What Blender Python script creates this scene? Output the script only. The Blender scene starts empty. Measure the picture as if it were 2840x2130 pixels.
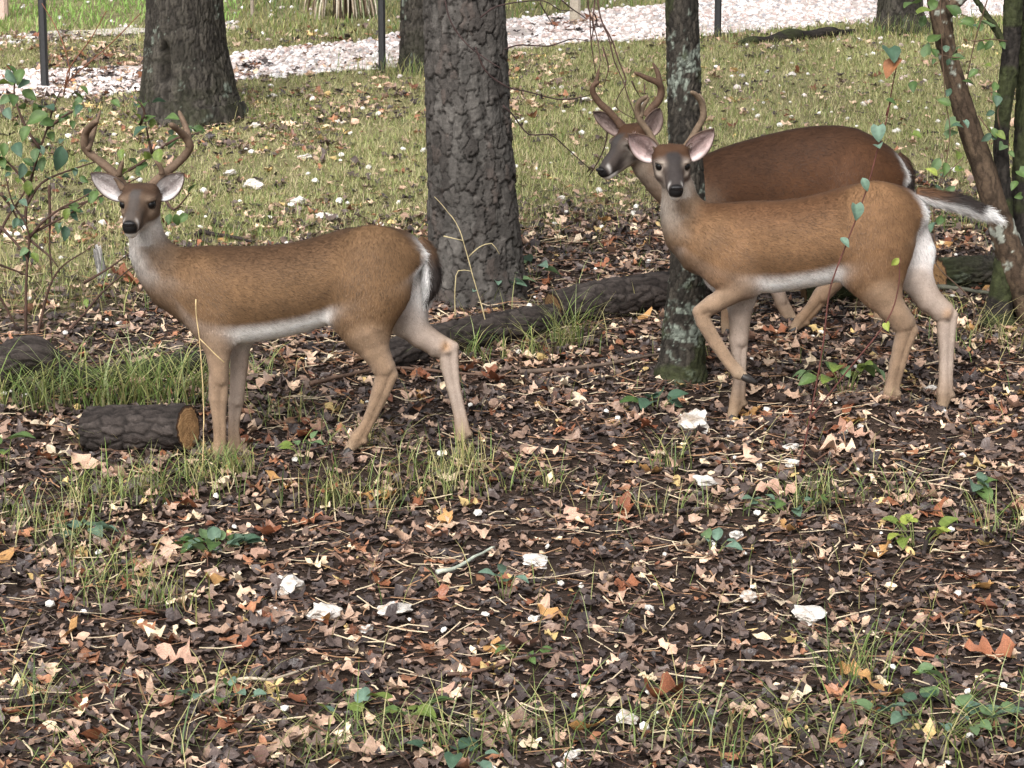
import bpy, math
import numpy as np
R = math.radians
rng = np.random.default_rng(7)
sc = bpy.context.scene

# ------------------------------------------------------------------ camera, sky, sun, exposure
FPX, CXP, CYP = 6030.0, 1420.0, 1065.0          # focal length and centre in photograph pixels
PITCH = R(9.9); CAMH = 2.77
cam = bpy.data.cameras.new('camera'); cam.sensor_width = 36; cam.lens = 36*FPX/2840; cam.clip_end = 800
co = bpy.data.objects.new('camera', cam); sc.collection.objects.link(co)
co.location = (0, 0, CAMH); co.rotation_euler = (R(90)-PITCH, 0, 0); sc.camera = co

SUN_EL, SUN_AZ = 42, 198                        # degrees; azimuth clockwise from +Y: behind the camera, a little left
w = bpy.data.worlds.new('World'); sc.world = w; w.use_nodes = True
nt = w.node_tree; bg = nt.nodes['Background']
sky = nt.nodes.new('ShaderNodeTexSky'); sky.sky_type = 'NISHITA'; sky.sun_disc = False
sky.sun_elevation = R(SUN_EL); sky.sun_rotation = R(SUN_AZ); sky.dust_density = 6; sky.air_density = 1.0; sky.ozone_density = 1
hsv = nt.nodes.new('ShaderNodeHueSaturation'); hsv.inputs['Saturation'].default_value = 0.22
nt.links.new(sky.outputs[0], hsv.inputs['Color']); nt.links.new(hsv.outputs[0], bg.inputs[0]); bg.inputs[1].default_value = 0.13
sl = bpy.data.lights.new('sun', 'SUN'); sl.energy = 1.5; sl.angle = R(40); sl.color = (1, .98, .95)
so = bpy.data.objects.new('sun', sl); sc.collection.objects.link(so); so.location = (0, 0, 20)
so.rotation_euler = (R(90-SUN_EL), 0, R(180-SUN_AZ)+math.pi*0)
vs = sc.view_settings; vs.view_transform = 'Standard'; vs.look = 'None'; vs.gamma = 1; vs.exposure = 0.68; vs.use_curve_mapping = False

# ------------------------------------------------------------------ helpers
def arr(x): return np.asarray(x, float)
def lin(r, g, b):
    c = arr((r, g, b))/255.0
    return np.where(c <= .04045, c/12.92, ((c+.055)/1.055)**2.4)
def unit(v): v = arr(v); return v/(np.linalg.norm(v, axis=-1, keepdims=True)+1e-12)
def ray(px, py):
    u, v = (px-CXP)/FPX, (CYP-py)/FPX
    return arr((u, math.cos(PITCH)+v*math.sin(PITCH), -math.sin(PITCH)+v*math.cos(PITCH)))
def at(px, py, Y):                               # the point of a pixel's ray at world distance Y
    d = ray(px, py); return arr((0, 0, CAMH))+d*(Y/d[1])
def smooth(a, b, x): t = np.clip((x-a)/(b-a), 0, 1); return t*t*(3-2*t)
def hsh(i, j, k, s):
    h = (i.astype(np.int64)*374761393+j.astype(np.int64)*668265263+k.astype(np.int64)*2147483647*3+s*1274126177) & 0xffffffff
    h = ((h ^ (h >> 13))*1274126177) & 0xffffffff; h = ((h ^ (h >> 16))*2246822519) & 0xffffffff
    return ((h ^ (h >> 15)) & 0xffffff)/float(0xffffff)
def vnoise(x, y, z=0.0, s=0):
    x, y, z = np.broadcast_arrays(arr(x), arr(y), arr(z))
    i, j, k = np.floor(x), np.floor(y), np.floor(z); u, v, q = x-i, y-j, z-k
    u, v, q = u*u*(3-2*u), v*v*(3-2*v), q*q*(3-2*q); o = 0
    for a in (0, 1):
        for b in (0, 1):
            for c in (0, 1):
                o = o+hsh(i+a, j+b, k+c, s)*(u if a else 1-u)*(v if b else 1-v)*(q if c else 1-q)
    return o
def fbm(x, y, z=0.0, s=0, n=3):
    o, a, t = 0, 1., 0
    for q in range(n): o = o+a*vnoise(arr(x)*2**q, arr(y)*2**q, arr(z)*2**q, s+q); t += a; a *= .5
    return o/t
FOOT = []                                        # (x, y, dz, sigma): small humps where things stand
S_ = math.tan(R(8))
def gz0(x, y):
    x, y = arr(x), arr(y)
    yy = np.where(y > 24, 24+(1-np.exp(-np.maximum(y-24, 0)/12))*12, np.where(y < 0, y*.3, y))
    return S_*yy+.05*(fbm(x*.7+9, y*.7, 0, 3, 2)-.5)+.02*(fbm(x*3.1, y*3.1, 0, 5, 2)-.5)
def gz(x, y):
    z = gz0(x, y)
    for fx, fy, dz, sg in FOOT: z = z+dz*np.exp(-((x-fx)**2+(y-fy)**2)/(2*sg*sg))
    return z
def ghit(px, py):
    d = ray(px, py); lo, hi = 2.0, 120.0
    for _ in range(60):
        m = (lo+hi)/2; p = d*m+arr((0, 0, CAMH))
        if p[2] > gz(p[0], p[1]): lo = m
        else: hi = m
    return d*lo+arr((0, 0, CAMH))
def inpoly(x, y, poly):
    ins = np.zeros(np.shape(x), bool); n = len(poly)
    for i in range(n):
        x0, y0 = poly[i]; x1, y1 = poly[(i+1) % n]
        c = ((y0 > y) != (y1 > y)) & (x < (x1-x0)*(y-y0)/(y1-y0+1e-12)+x0)
        ins ^= c
    return ins

def new_mesh(name, V, F, col=None, smooth_=True):
    """V (n,3); F list of index arrays (m,3) or (m,4)."""
    me = bpy.data.meshes.new(name); V = np.ascontiguousarray(V, np.float32)
    if not isinstance(F, list): F = [F]
    F = [np.asarray(f, np.int32) for f in F if len(f)]
    me.vertices.add(len(V)); me.vertices.foreach_set('co', V.ravel())
    idx = np.concatenate([f.ravel() for f in F]); cnt = np.concatenate([np.full(len(f), f.shape[1], np.int32) for f in F])
    st = np.concatenate([[0], np.cumsum(cnt)[:-1]]).astype(np.int32)
    me.loops.add(len(idx)); me.loops.foreach_set('vertex_index', idx)
    me.polygons.add(len(cnt)); me.polygons.foreach_set('loop_start', st); me.polygons.foreach_set('loop_total', cnt)
    me.polygons.foreach_set('use_smooth', np.full(len(cnt), bool(smooth_)))
    if col is not None:
        a = me.color_attributes.new('Col', 'FLOAT_COLOR', 'POINT'); c = np.ones((len(V), 4), np.float32)
        c[:, :3] = np.broadcast_to(np.asarray(col, np.float32), (len(V), 3)); a.data.foreach_set('color', c.ravel())
    me.update(calc_edges=True); me.validate()
    return me
def tag(o, label=None, cat=None, group=None, kind=None):
    if label: o['label'] = label
    if cat: o['category'] = cat
    if group: o['group'] = group
    if kind: o['kind'] = kind
    return o
def link(name, data, parent=None):
    o = bpy.data.objects.new(name, data); sc.collection.objects.link(o)
    if parent is not None: o.parent = parent
    return o
def obj(name, V, F, mat, parent=None, col=None, sm=True, origin=None):
    """World-space vertices; stored relative to the parent's base (parents are unrotated)."""
    off = arr(wloc(parent)) if parent is not None else (arr(origin) if origin is not None else np.zeros(3))
    me = new_mesh(name, arr(V)-off, F, col, sm); me.materials.append(mat)
    o = link(name, me, parent)
    if parent is None and origin is not None: o.location = origin
    return o
def wloc(o):
    v = arr(o.location)
    while o.parent is not None: o = o.parent; v = v+arr(o.location)
    return v
def thing(name, loc, label, cat, group=None):
    o = link(name, None); o.location = [float(q) for q in loc]; o.empty_display_size = .1
    return tag(o, label, cat, group)

def mat(name, col=None, rough=.6, spec=.3, nscale=30, namt=.25, bump=0, bscale=80, transl=0, dist=.01):
    m = bpy.data.materials.new(name); m.use_nodes = True; t = m.node_tree; b = t.nodes['Principled BSDF']
    b.inputs['Roughness'].default_value = rough; b.inputs['Specular IOR Level'].default_value = spec
    if col is None:
        s = t.nodes.new('ShaderNodeAttribute'); s.attribute_name = 'Col'; src = s.outputs['Color']
    else:
        s = t.nodes.new('ShaderNodeRGB'); s.outputs[0].default_value = (*col, 1); src = s.outputs[0]
    tc = t.nodes.new('ShaderNodeTexCoord')
    if namt:
        n = t.nodes.new('ShaderNodeTexNoise'); n.inputs['Scale'].default_value = nscale; n.inputs['Detail'].default_value = 5
        t.links.new(tc.outputs['Object'], n.inputs['Vector'])
        mr = t.nodes.new('ShaderNodeMapRange'); mr.inputs['From Min'].default_value = .25; mr.inputs['From Max'].default_value = .75
        mr.inputs['To Min'].default_value = 1-namt; mr.inputs['To Max'].default_value = 1+namt
        t.links.new(n.outputs['Fac'], mr.inputs['Value'])
        mx = t.nodes.new('ShaderNodeVectorMath'); mx.operation = 'SCALE'
        t.links.new(src, mx.inputs[0]); t.links.new(mr.outputs[0], mx.inputs['Scale']); src = mx.outputs[0]
    t.links.new(src, b.inputs['Base Color'])
    if bump:
        n2 = t.nodes.new('ShaderNodeTexNoise'); n2.inputs['Scale'].default_value = bscale; n2.inputs['Detail'].default_value = 6
        t.links.new(tc.outputs['Object'], n2.inputs['Vector'])
        bp = t.nodes.new('ShaderNodeBump'); bp.inputs['Strength'].default_value = bump; bp.inputs['Distance'].default_value = dist
        t.links.new(n2.outputs['Fac'], bp.inputs['Height']); t.links.new(bp.outputs[0], b.inputs['Normal'])
    if transl:
        tr = t.nodes.new('ShaderNodeBsdfTranslucent'); t.links.new(src, tr.inputs['Color'])
        ms = t.nodes.new('ShaderNodeMixShader'); ms.inputs[0].default_value = transl
        t.links.new(b.outputs[0], ms.inputs[1]); t.links.new(tr.outputs[0], ms.inputs[2])
        t.links.new(ms.outputs[0], t.nodes['Material Output'].inputs['Surface'])
    return m
M_soil = mat('soil', None, .9, .15, 14, .4, .8, 60, dist=.02)
M_leaf = mat('dead_leaf', None, .36, .5, 45, .35, .4, 120, transl=.10)
M_green = mat('green_leaf', None, .45, .35, 40, .18, .2, 60, transl=.3)
M_grass = mat('grass_blade', None, .5, .3, 3, .15, transl=.3)
M_bark = mat('bark', None, .85, .2, 60, .3, .7, 160, dist=.006)
M_twig = mat('twig', None, .75, .25, 40, .3)
M_stone = mat('limestone', None, .8, .25, 60, .2, .6, 120, dist=.006)
M_fur = mat('fur', None, .75, .15, 120, .10)
M_hair = mat('fur_hair', None, .6, .25, 8, .08)
M_eye = mat('eye', (.006, .005, .005), .35, .3, namt=0)
M_nose = mat('nose', (.014, .013, .014), .42, .4, 200, .3, .4, 400, dist=.002)
M_antler = mat('antler_velvet', None, .7, .2, 90, .25, .4, 250, dist=.003)
M_hoof = mat('hoof', (.03, .026, .024), .45, .4, 60, .3)
M_wood = mat('cut_wood', None, .75, .2, 70, .2, .3, 90)
M_metal = mat('painted_steel', (.028, .028, .03), .45, .4, 40, .25)

def resample(P, step):
    P = arr(P); d = np.r_[0, np.cumsum(np.linalg.norm(np.diff(P[:, :3], axis=0), axis=1))]
    n = max(2, int(math.ceil(d[-1]/step))+1); s = np.linspace(0, d[-1], n)
    # Catmull-Rom through the points
    out = np.empty((n, P.shape[1])); Q = np.vstack([2*P[0]-P[1], P, 2*P[-1]-P[-2]])
    i = np.clip(np.searchsorted(d, s, 'right')-1, 0, len(P)-2); t = ((s-d[i])/(d[i+1]-d[i]+1e-9))[:, None]
    a, b, c, e = Q[i], Q[i+1], Q[i+2], Q[i+3]
    return .5*(2*b+(c-a)*t+(2*a-5*b+4*c-e)*t*t+(3*b-a-3*c+e)*t**3)
def frames(P):
    T = unit(np.gradient(P, axis=0)); n = len(P); N = np.empty_like(P)
    r = arr((0, -1, 0)) if abs(T[0][1]) < .9 else arr((1, 0, 0))
    v = unit(r-T[0]*np.dot(r, T[0]))
    for i in range(n): v = unit(v-T[i]*np.dot(v, T[i])); N[i] = v
    return T, N, np.cross(T, N)
def tube(P, rad, sides=6, step=None, cap=True):
    """Swept tube; P (n,3), rad (n). Returns V, F."""
    Q = np.c_[arr(P), arr(rad)]
    if step: Q = resample(Q, step)
    C, r = Q[:, :3], np.maximum(Q[:, 3], 1e-4); T, N, B = frames(C); n = len(C)
    a = np.arange(sides)*2*math.pi/sides
    V = (C[:, None]+r[:, None, None]*(np.cos(a)[None, :, None]*N[:, None]+np.sin(a)[None, :, None]*B[:, None])).reshape(-1, 3)
    F = grid_faces(n, sides, True)
    fs = [F]
    if cap:
        V = np.vstack([V, C[0], C[-1]]); k = np.arange(sides); k2 = (k+1) % sides; m = n*sides
        fs.append(np.vstack([np.c_[np.full(sides, m), k2, k], np.c_[np.full(sides, m+1), (n-1)*sides+k, (n-1)*sides+k2]]))
    return V, fs
def grid_faces(n, m, wrap=False):
    i, j = np.meshgrid(np.arange(n-1), np.arange(m if wrap else m-1), indexing='ij'); j2 = (j+1) % m
    return np.stack([i*m+j, i*m+j2, (i+1)*m+j2, (i+1)*m+j], -1).reshape(-1, 4)
class Mix:
    """Collects several pieces of ONE part."""
    def __init__(s): s.V, s.q, s.t, s.c, s.n = [], [], [], [], 0
    def add(s, V, F, col):
        V = arr(V)
        for f in (F if isinstance(F, list) else [F]):
            f = np.asarray(f)
            if len(f): (s.q if f.shape[1] == 4 else s.t).append(f+s.n)
        s.V.append(V); s.c.append(np.broadcast_to(arr(col), V.shape).copy()); s.n += len(V)
    def build(s, name, m, parent=None, sm=True, origin=None):
        F = [np.vstack(x) for x in (s.q, s.t) if x]
        return obj(name, np.vstack(s.V), F, m, parent, np.vstack(s.c), sm, origin)

# ------------------------------------------------------------------ bark-covered stems
def voro(u, v, cu, cv, nu, seed, jit=.85, pw=2.):
    """Cellular pattern wrapped in u (nu cells round). Returns F1, F2, id-hash."""
    i, j = np.floor(u/cu), np.floor(v/cv); f1 = np.full(u.shape, 9.); f2 = f1.copy(); hid = np.zeros(u.shape); lx = np.zeros(u.shape); ly = np.zeros(u.shape)
    for di in (-2, -1, 0, 1, 2):
        for dj in (-1, 0, 1):
            a, b = i+di, j+dj; am = np.mod(a, nu); z = np.zeros_like(a)
            qx = a+.5+jit*(hsh(am, b, z, seed)-.5)+.5*np.mod(b, 2)-.25; qy = b+.5+jit*(hsh(am, b, z, seed+1)-.5)
            dx, dy = u/cu-qx, v/cv-qy; d = (np.abs(dx)**pw+np.abs(dy)**pw)**(1/pw); h = hsh(am, b, z, seed+2)
            c = d < f1; f2 = np.where(c, f1, np.minimum(f2, d)); f1 = np.where(c, d, f1); hid = np.where(c, h, hid)
            lx = np.where(c, dx, lx); ly = np.where(c, dy, ly)
    return f1, f2, hid, lx, ly
def bark_stem(C, rad, style, seed, res=.006, flare=None, top_coarse=None):
    """C (n,3)+rad -> displaced, coloured tube. Real plates and furrows."""
    Q = resample(np.c_[arr(C), arr(rad)], res*1.3)
    if top_coarse is not None:                    # rows above this height stand outside any view: keep few
        hi = np.nonzero(Q[:, 2] > top_coarse)[0]
        if len(hi): Q = np.vstack([Q[:hi[0]], Q[hi[::30]], Q[-1:]])
    P, r = Q[:, :3], Q[:, 3]; T, N, B = frames(P)
    rm = float(np.median(r)); sides = int(max(20, 2*math.pi*rm/res)); n = len(P)
    a = np.arange(sides)*2*math.pi/sides
    s = np.r_[0, np.cumsum(np.linalg.norm(np.diff(P, axis=0), axis=1))]
    A, Sg = np.meshgrid(a, s); u = A*rm; per = 2*math.pi*rm
    cx, cy = np.cos(A), np.sin(A)
    nz = lambda f, sd, fz=1.: fbm(cx*rm*f+31, cy*rm*f+17, Sg*f*fz, seed+sd, 3)
    wu = u+.02*(nz(22, 1)-.5)*2+.006*(nz(80, 12)-.5); wv = Sg+.05*(nz(16, 2)-.5)*2
    if style == 'pine':
        nu = max(5, round(per/.05)); cu = per/nu
        wu = wu+.012*(nz(60, 8)-.5)*2; wv = wv+.03*(nz(45, 9)-.5)*2
        f1, f2, h, lx, ly = voro(wu, wv, cu, .10, nu, seed+10, .95, 3.5); cr = nz(14, 11); e = smooth(.0, .05+.14*smooth(.4, .65, cr), f2-f1)
        f1b, f2b, hb, lxb, lyb = voro(wu+.3*cu, wv, cu*.55, .042, nu*2 if False else max(9, round(per/(cu*.55))), seed+20, .95, 3.0); e2 = smooth(0, .12, f2b-f1b)
        fu = smooth(.40, .52, fbm(cx*rm*26+5, cy*rm*26, Sg*5, seed+40, 2))          # long vertical furrows
        disp = .009*e*(.5+.7*cr)+.009*h*e-.005*ly*e+.0025*hb*e2-.002*lyb*e2+.005*fu+.003*(nz(90, 3)-.5)
        base = lin(118, 112, 106)*(1-h[..., None])+lin(92, 85, 80)*h[..., None]
        base = base*(.65+.6*nz(30, 4))[..., None]*(.78+.4*hb)[..., None]
        base = np.where((hb*h > .72)[..., None], base*.75+lin(120, 100, 90)*.25, base)
        col = base*(.5+.5*e)[..., None]*(.82+.18*e2)[..., None]*(.75+.25*fu)[..., None]
    elif style in ('oak', 'lichen', 'dark', 'log', 'smooth'):
        cw, ch, dp = {'oak': (.024, .11, .012), 'lichen': (.02, .06, .006), 'dark': (.02, .09, .005), 'log': (.035, .10, .009), 'smooth': (.03, .2, .0025)}[style]
        nu = max(5, round(per/cw)); cu = per/nu
        f1, f2, h, lx, ly = voro(wu, wv, cu, ch, nu, seed+10); e = smooth(0, .3, f2-f1)
        f1b, f2b, hb, _, _ = voro(wu, wv, cu*.5, ch*.4, nu*2, seed+20); e2 = smooth(0, .25, f2b-f1b)
        disp = dp*(e*(.6+.5*h)+.35*e2*hb)+.002*(nz(80, 3)-.5)
        A1, A2 = {'oak': ((104, 98, 90), (66, 61, 56)), 'lichen': ((84, 78, 70), (54, 50, 45)), 'dark': ((62, 57, 52), (44, 40, 37)),
                  'log': ((84, 76, 72), (60, 53, 50)), 'smooth': ((104, 88, 72), (78, 64, 52))}[style]
        base = lin(*A1)*h[..., None]+lin(*A2)*(1-h[..., None]); base = base*(.7+.55*nz(25, 4))[..., None]
        col = base*(.45+.55*e)[..., None]*(.8+.2*e2)[..., None]
        if style in ('oak', 'lichen', 'smooth'):
            p = nz(9, 5, .6)*.6+nz(45, 6)*.4
            th = {'oak': .61, 'lichen': .535, 'smooth': .60}[style]
            lk = (smooth(th, th+.05, p)*(.25+.75*smooth(.3, .6, e)))[..., None]
            col = col*(1-lk)+((lin(176, 180, 168) if style == 'smooth' else lin(146, 154, 142))*(.5+.7*hb[..., None]))*lk; disp = disp+.0015*lk[..., 0]
        if style in ('lichen', 'oak', 'dark'):
            ms = smooth(.5, .62, nz(7, 7)+.22*np.exp(-Sg/.25))[..., None]*(.75 if style != 'oak' else .9*np.exp(-Sg/.25))[..., None] if style == 'oak' else (smooth(.52, .62, nz(7, 7)+.2*np.exp(-Sg/.3))*.75)[..., None]
            col = col*(1-ms)+lin(62, 68, 40)*(.6+.7*hb[..., None])*ms; disp = disp+.004*ms[..., 0]*hb
    rr = r[:, None]+disp-.6*disp.max()*.5
    if flare is not None: rr = rr*(1+flare(A, Sg))
    V = (P[:, None]+rr[..., None]*(cx[..., None]*N[:, None]+cy[..., None]*B[:, None])).reshape(-1, 3)
    col = col*{'pine': .6*arr((.97, 1, 1.02)), 'oak': .58, 'lichen': .72, 'dark': .8, 'log': .7, 'smooth': .95}[style]
    return V, grid_faces(n, sides, True), np.clip(col.reshape(-1, 3), .002, 1), (P, T, N, B, rr, sides)
def end_cap(info, which, seed, rings=9, proud=.0):
    """Sawn face closing a log end: rings, cracks, lightly dished."""
    P, T, N, B, rr, sides = info; i = 0 if which == 0 else len(P)-1
    a = np.arange(sides)*2*math.pi/sides; t = np.linspace(0, 1, rings*3)[1:]
    out = -T[i] if which == 0 else T[i]
    V = [P[i]+out*proud]; C = [lin(150, 112, 74)]
    for q in t:
        ring = P[i]+rr[i][:, None]*.985*q*(np.cos(a)[:, None]*N[i]+np.sin(a)[:, None]*B[i])+out*(proud*(1-q**6)+.002*(vnoise(np.cos(a)*q*30, np.sin(a)*q*30, 0, seed)[:, None]-.5))
        V.append(ring); k = .5+.5*math.sin(q*rings*6.28+seed)
        cc = lin(176, 142, 102)*k+lin(142, 106, 72)*(1-k)
        cr = vnoise(a*3, np.full_like(a, q*.6), 0, seed+3)
        cc = cc[None]*(.75+.5*vnoise(np.cos(a)*q*6, np.sin(a)*q*6, 0, seed+1))[:, None]
        cc = np.where((q > .9), lin(70, 52, 40)[None], cc); cc = np.where((cr > .82)[:, None], cc*.55, cc); C.extend(list(cc))
    V = np.vstack(V); n = len(t); k = np.arange(sides); k2 = (k+1) % sides
    f3 = np.c_[np.zeros(sides, int), 1+k, 1+k2]; f4 = grid_faces(n, sides, True)+1
    return V, [f3, f4], np.array(C)

# ------------------------------------------------------------------ ground regions (photograph pixels carried down onto the slope)
def gpoly(pts): return [tuple(ghit(x, y)[:2]) for x, y in pts]
DRIVE_LO = [(-700, 330), (-400, 305), (0, 280), (330, 264), (660, 226), (1053, 196), (1190, 180), (1420, 140), (1560, 128), (1840, 116), (2060, 92), (2300, 72), (2450, 62), (2650, 52), (3300, 30), (3900, 20)]
DRIVE_UP = [(3900, -250), (3300, -250), (2100, -90), (1950, -10), (1840, 16), (1560, 40), (1400, 56), (1110, 88), (1050, 110), (640, 152), (330, 186), (0, 200), (-400, 212), (-700, 230)]
drive = gpoly(DRIVE_LO+DRIVE_UP)
path2 = gpoly([(-300, 150), (60, 124), (330, 108), (660, 84), (660, 60), (330, 76), (60, 100), (-300, 130)])

# ------------------------------------------------------------------ where the deer stand (pixels read off the photograph)
def Z(ox, oy, k): return lambda x, y: (ox+k*x, oy+k*y)
Z1, Z2, Z3, Z4 = Z(180, 250, .6448), Z(1560, 130, .6632), Z(200, 280, .2532), Z(1600, 150, .2713)
DEER = {}
def deer_plane(key, m, hooves, lat=.07, Yfix=None):
    """hooves: [(x, y, side)], side +1 near the camera, -1 far. Their mean ground hit sets the distance."""
    hit = [ghit(*m(x, y)) for x, y, s in hooves]
    Yd = float(np.mean([h[1] for h in hit])) if Yfix is None else Yfix
    DEER[key] = Yd; pts = [at(*m(x, y), Yd-s*lat) for x, y, s in hooves]
    sg = .16; A = np.array([[math.exp(-((p[0]-q[0])**2+(p[1]-q[1])**2)/(2*sg*sg)) for q in pts] for p in pts])
    b = np.array([p[2]-float(gz0(p[0], p[1])) for p in pts])
    return [(p[0], p[1], d, sg) for p, d in zip(pts, np.linalg.solve(A+np.eye(len(pts))*.02, b))], b
fs = []
for key, m, hv in (('a', Z1, [(655, 1612, 1), (725, 1590, -1), (1215, 1562, 1), (1705, 1532, -1)]),
                   ('b', Z2, [(708, 1566, -1), (1375, 1480, 1), (1588, 1530, -1)]),
                   ('c', Z2, [(690, 1200, 1), (960, 1192, 1), (955, 1150, -1)])):
    f, b = deer_plane(key, m, hv); fs += f; print('deer', key, 'Y', round(DEER[key], 2), 'hump', np.round(b, 3))
q_ = at(520, 1250, ghit(252, 1246)[1]-.17); FOOT += fs+[(q_[0], q_[1]+.02, .035, .13)]

# ------------------------------------------------------------------ ground
def woodness(x, y):
    """1 = bare leaf litter under the trees, 0 = lawn."""
    edge = 11.3+.5*np.sin(x*.9)+1.6*(fbm(x*.9, y*.6, 0, 21, 3)-.5)+.8*smooth(.6, 2.2, x)-.5*smooth(-.8, -2.2, x)
    return 1-smooth(-1.0, .9, y-edge)
gx = np.r_[np.linspace(-260, -13, 20)[:-1], np.arange(-13, -4.6, .3), np.arange(-4.6, 4.6, .05), np.arange(4.6, 13, .3), np.linspace(13, 260, 20)[1:]]
gy = np.r_[np.linspace(-60, 3.5, 12)[:-1], np.arange(3.5, 15, .05), np.arange(15, 30, .25), np.linspace(30, 420, 24)[1:]]
GX, GY = np.meshgrid(gx, gy, indexing='ij'); GZ = gz(GX, GY)
wd = woodness(GX, GY)[..., None]; n1 = fbm(GX*2.3, GY*2.3, 0, 31, 5)[..., None]
gcol = wd*(lin(52, 42, 36)*(.6+.8*n1))+(1-wd)*(lin(132, 126, 92)*(.4+.95*n1))
far = smooth(19, 24, GY)[..., None]; gcol = gcol*(1-far)+lin(120, 132, 78)*(.6+.7*n1)*far
ground = obj('ground', np.stack([GX, GY, GZ], -1).reshape(-1, 3), grid_faces(len(gx), len(gy))[:, ::-1], M_soil, None, gcol.reshape(-1, 3))
tag(ground, 'leaf strewn sloping woodland floor rising to lawn', 'ground', kind='structure')

def sheet(name, poly, col, label, lift=.008, step=.08):
    p = np.array(poly); x0, y0 = np.maximum(p.min(0), (-16, 0)); x1, y1 = np.minimum(p.max(0), (16, 40))
    xs, ys = np.arange(x0, x1+step, step), np.arange(y0, y1+step, step); X, Y = np.meshgrid(xs, ys, indexing='ij')
    jx, jy = X+.25*(fbm(X*1.5, Y*1.5, 0, 71)-.5), Y+.5*(fbm(X*1.5, Y*1.5, 0, 72)-.5)
    ins = inpoly(jx, jy, poly); F = grid_faces(len(xs), len(ys))[:, ::-1]; keep = ins.ravel()[F].all(1)
    n = fbm(X*6, Y*6, 0, 73)[..., None]
    o = obj(name, np.stack([X, Y, gz(X, Y)+lift], -1).reshape(-1, 3), F[keep], M_soil, None, (arr(col)*(.75+.5*n)).reshape(-1, 3))
    return tag(o, label, 'drive', kind='structure')
sheet('gravel_drive', drive, lin(196, 184, 178), 'pale gravel drive crossing behind the trees')
sheet('gravel_path', path2, lin(196, 188, 182), 'thin pale gravel track in the far lawn')

# ------------------------------------------------------------------ fallen leaves
def leaf_tpl(kind, seed, n=7):
    g = np.random.default_rng(seed); t = np.linspace(0, 1, n); ph = g.uniform(0, 6.28); lob = g.uniform(1.9, 2.9)
    if kind == 'oak':
        w = .40*np.sin(np.pi*np.clip(t, .02, .985)**.75)**.8
        L = w*(.62+.38*np.cos(6.283*lob*t+ph)); Rr = w*(.62+.38*np.cos(6.283*lob*t+ph+g.uniform(-.6, .6)))
        L, Rr = np.maximum(L, .035), np.maximum(Rr, .035)
    elif kind == 'ell':
        L = Rr = g.uniform(.16, .27)*np.sin(np.pi*np.clip(t, .02, .98)**.9)+.006
    else:
        L = g.uniform(.16, .42, n)*np.sin(np.pi*np.clip(t, .07, .93))**.7; Rr = g.uniform(.1, .4, n)*np.sin(np.pi*np.clip(t, .07, .93))**.7
    c1, c2, c3, tw = g.uniform(-1.0, 2.6), g.uniform(-.3, .9), g.uniform(-.12, .12), g.uniform(-.8, .8)
    V = []
    for i in range(n):
        for x in (-L[i], 0, Rr[i]):
            z = c1*x*x+c2*(t[i]-.5)**2+c3*math.sin(6.28*t[i]*1.3+ph)+tw*x*(t[i]-.5)+.06*g.normal()*(abs(x) > 0)
            V.append((x+.08*math.sin(3*t[i]+ph), t[i]-.5, z-.02*(x == 0)))
    return arr(V), grid_faces(n, 3)
OAK = [leaf_tpl('oak', 100+i, 11) for i in range(10)]; OAKs = [leaf_tpl('oak', 150+i, 10) for i in range(14)]
ELL = [leaf_tpl('ell', 200+i, 5) for i in range(8)]; FRG = [leaf_tpl('frg', 300+i, 5) for i in range(12)]
def rots(n, tilt, g):
    yaw = g.uniform(0, 6.283, n); ax = g.uniform(0, 6.283, n); ti = np.abs(g.normal(0, tilt, n))*np.where(g.random(n) < .5, 1, -1)
    k = np.stack([np.cos(ax), np.sin(ax), 0*ax], -1); c, s = np.cos(ti), np.sin(ti)
    K = np.zeros((n, 3, 3)); K[:, 0, 2] = k[:, 1]; K[:, 1, 2] = -k[:, 0]; K[:, 2, 0] = -k[:, 1]; K[:, 2, 1] = k[:, 0]
    Rt = np.eye(3)[None]+s[:, None, None]*K+(1-c)[:, None, None]*(K@K)
    Rz = np.zeros((n, 3, 3)); Rz[:, 0, 0] = Rz[:, 1, 1] = np.cos(yaw); Rz[:, 0, 1] = -np.sin(yaw); Rz[:, 1, 0] = np.sin(yaw); Rz[:, 2, 2] = 1
    return Rt@Rz
PAL = [((66, 57, 55), .24), ((92, 79, 74), .22), ((116, 98, 88), .12), ((146, 120, 104), .11), ((190, 158, 136), .10), ((212, 182, 156), .07), ((160, 112, 84), .045), ((126, 80, 58), .035), ((226, 204, 172), .04), ((204, 176, 120), .02)]
PC = np.array([lin(*p[0]) for p in PAL]); PW = np.array([p[1] for p in PAL]); PW /= PW.sum()
def field(n, y0, y1, g, margin=1.3):
    y = g.uniform(y0, y1, n*2); x = g.uniform(-1, 1, n*2)*(.236*y1+margin)
    k = np.abs(x) < .236*y+margin; return x[k][:n], y[k][:n]
class Scatter(Mix):
    def put(s, tpl, x, y, size, tilt, col, g, lift=.006):
        V0, F0 = tpl; n = len(x); Rm = rots(n, tilt, g)
        V = np.einsum('nij,vj->nvi', Rm, V0)*size[:, None, None]
        V[..., 0] += x[:, None]; V[..., 1] += y[:, None]
        zb = gz(x, y)+lift+g.random(n)*.012
        V[..., 2] += zb[:, None]+S_*(V[..., 1]-y[:, None])
        V[..., 2] = np.maximum(V[..., 2], (zb-.012)[:, None]+S_*(V[..., 1]-y[:, None]))
        F = (F0[None]+(np.arange(n)*len(V0))[:, None, None]).reshape(-1, F0.shape[1])
        sh = np.repeat(col[:, None], len(V0), 1)*g.uniform(.85, 1.15, (n, len(V0), 1))
        s.add(V.reshape(-1, 3), F, sh.reshape(-1, 3))
g = np.random.default_rng(11); lit = Scatter()
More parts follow.
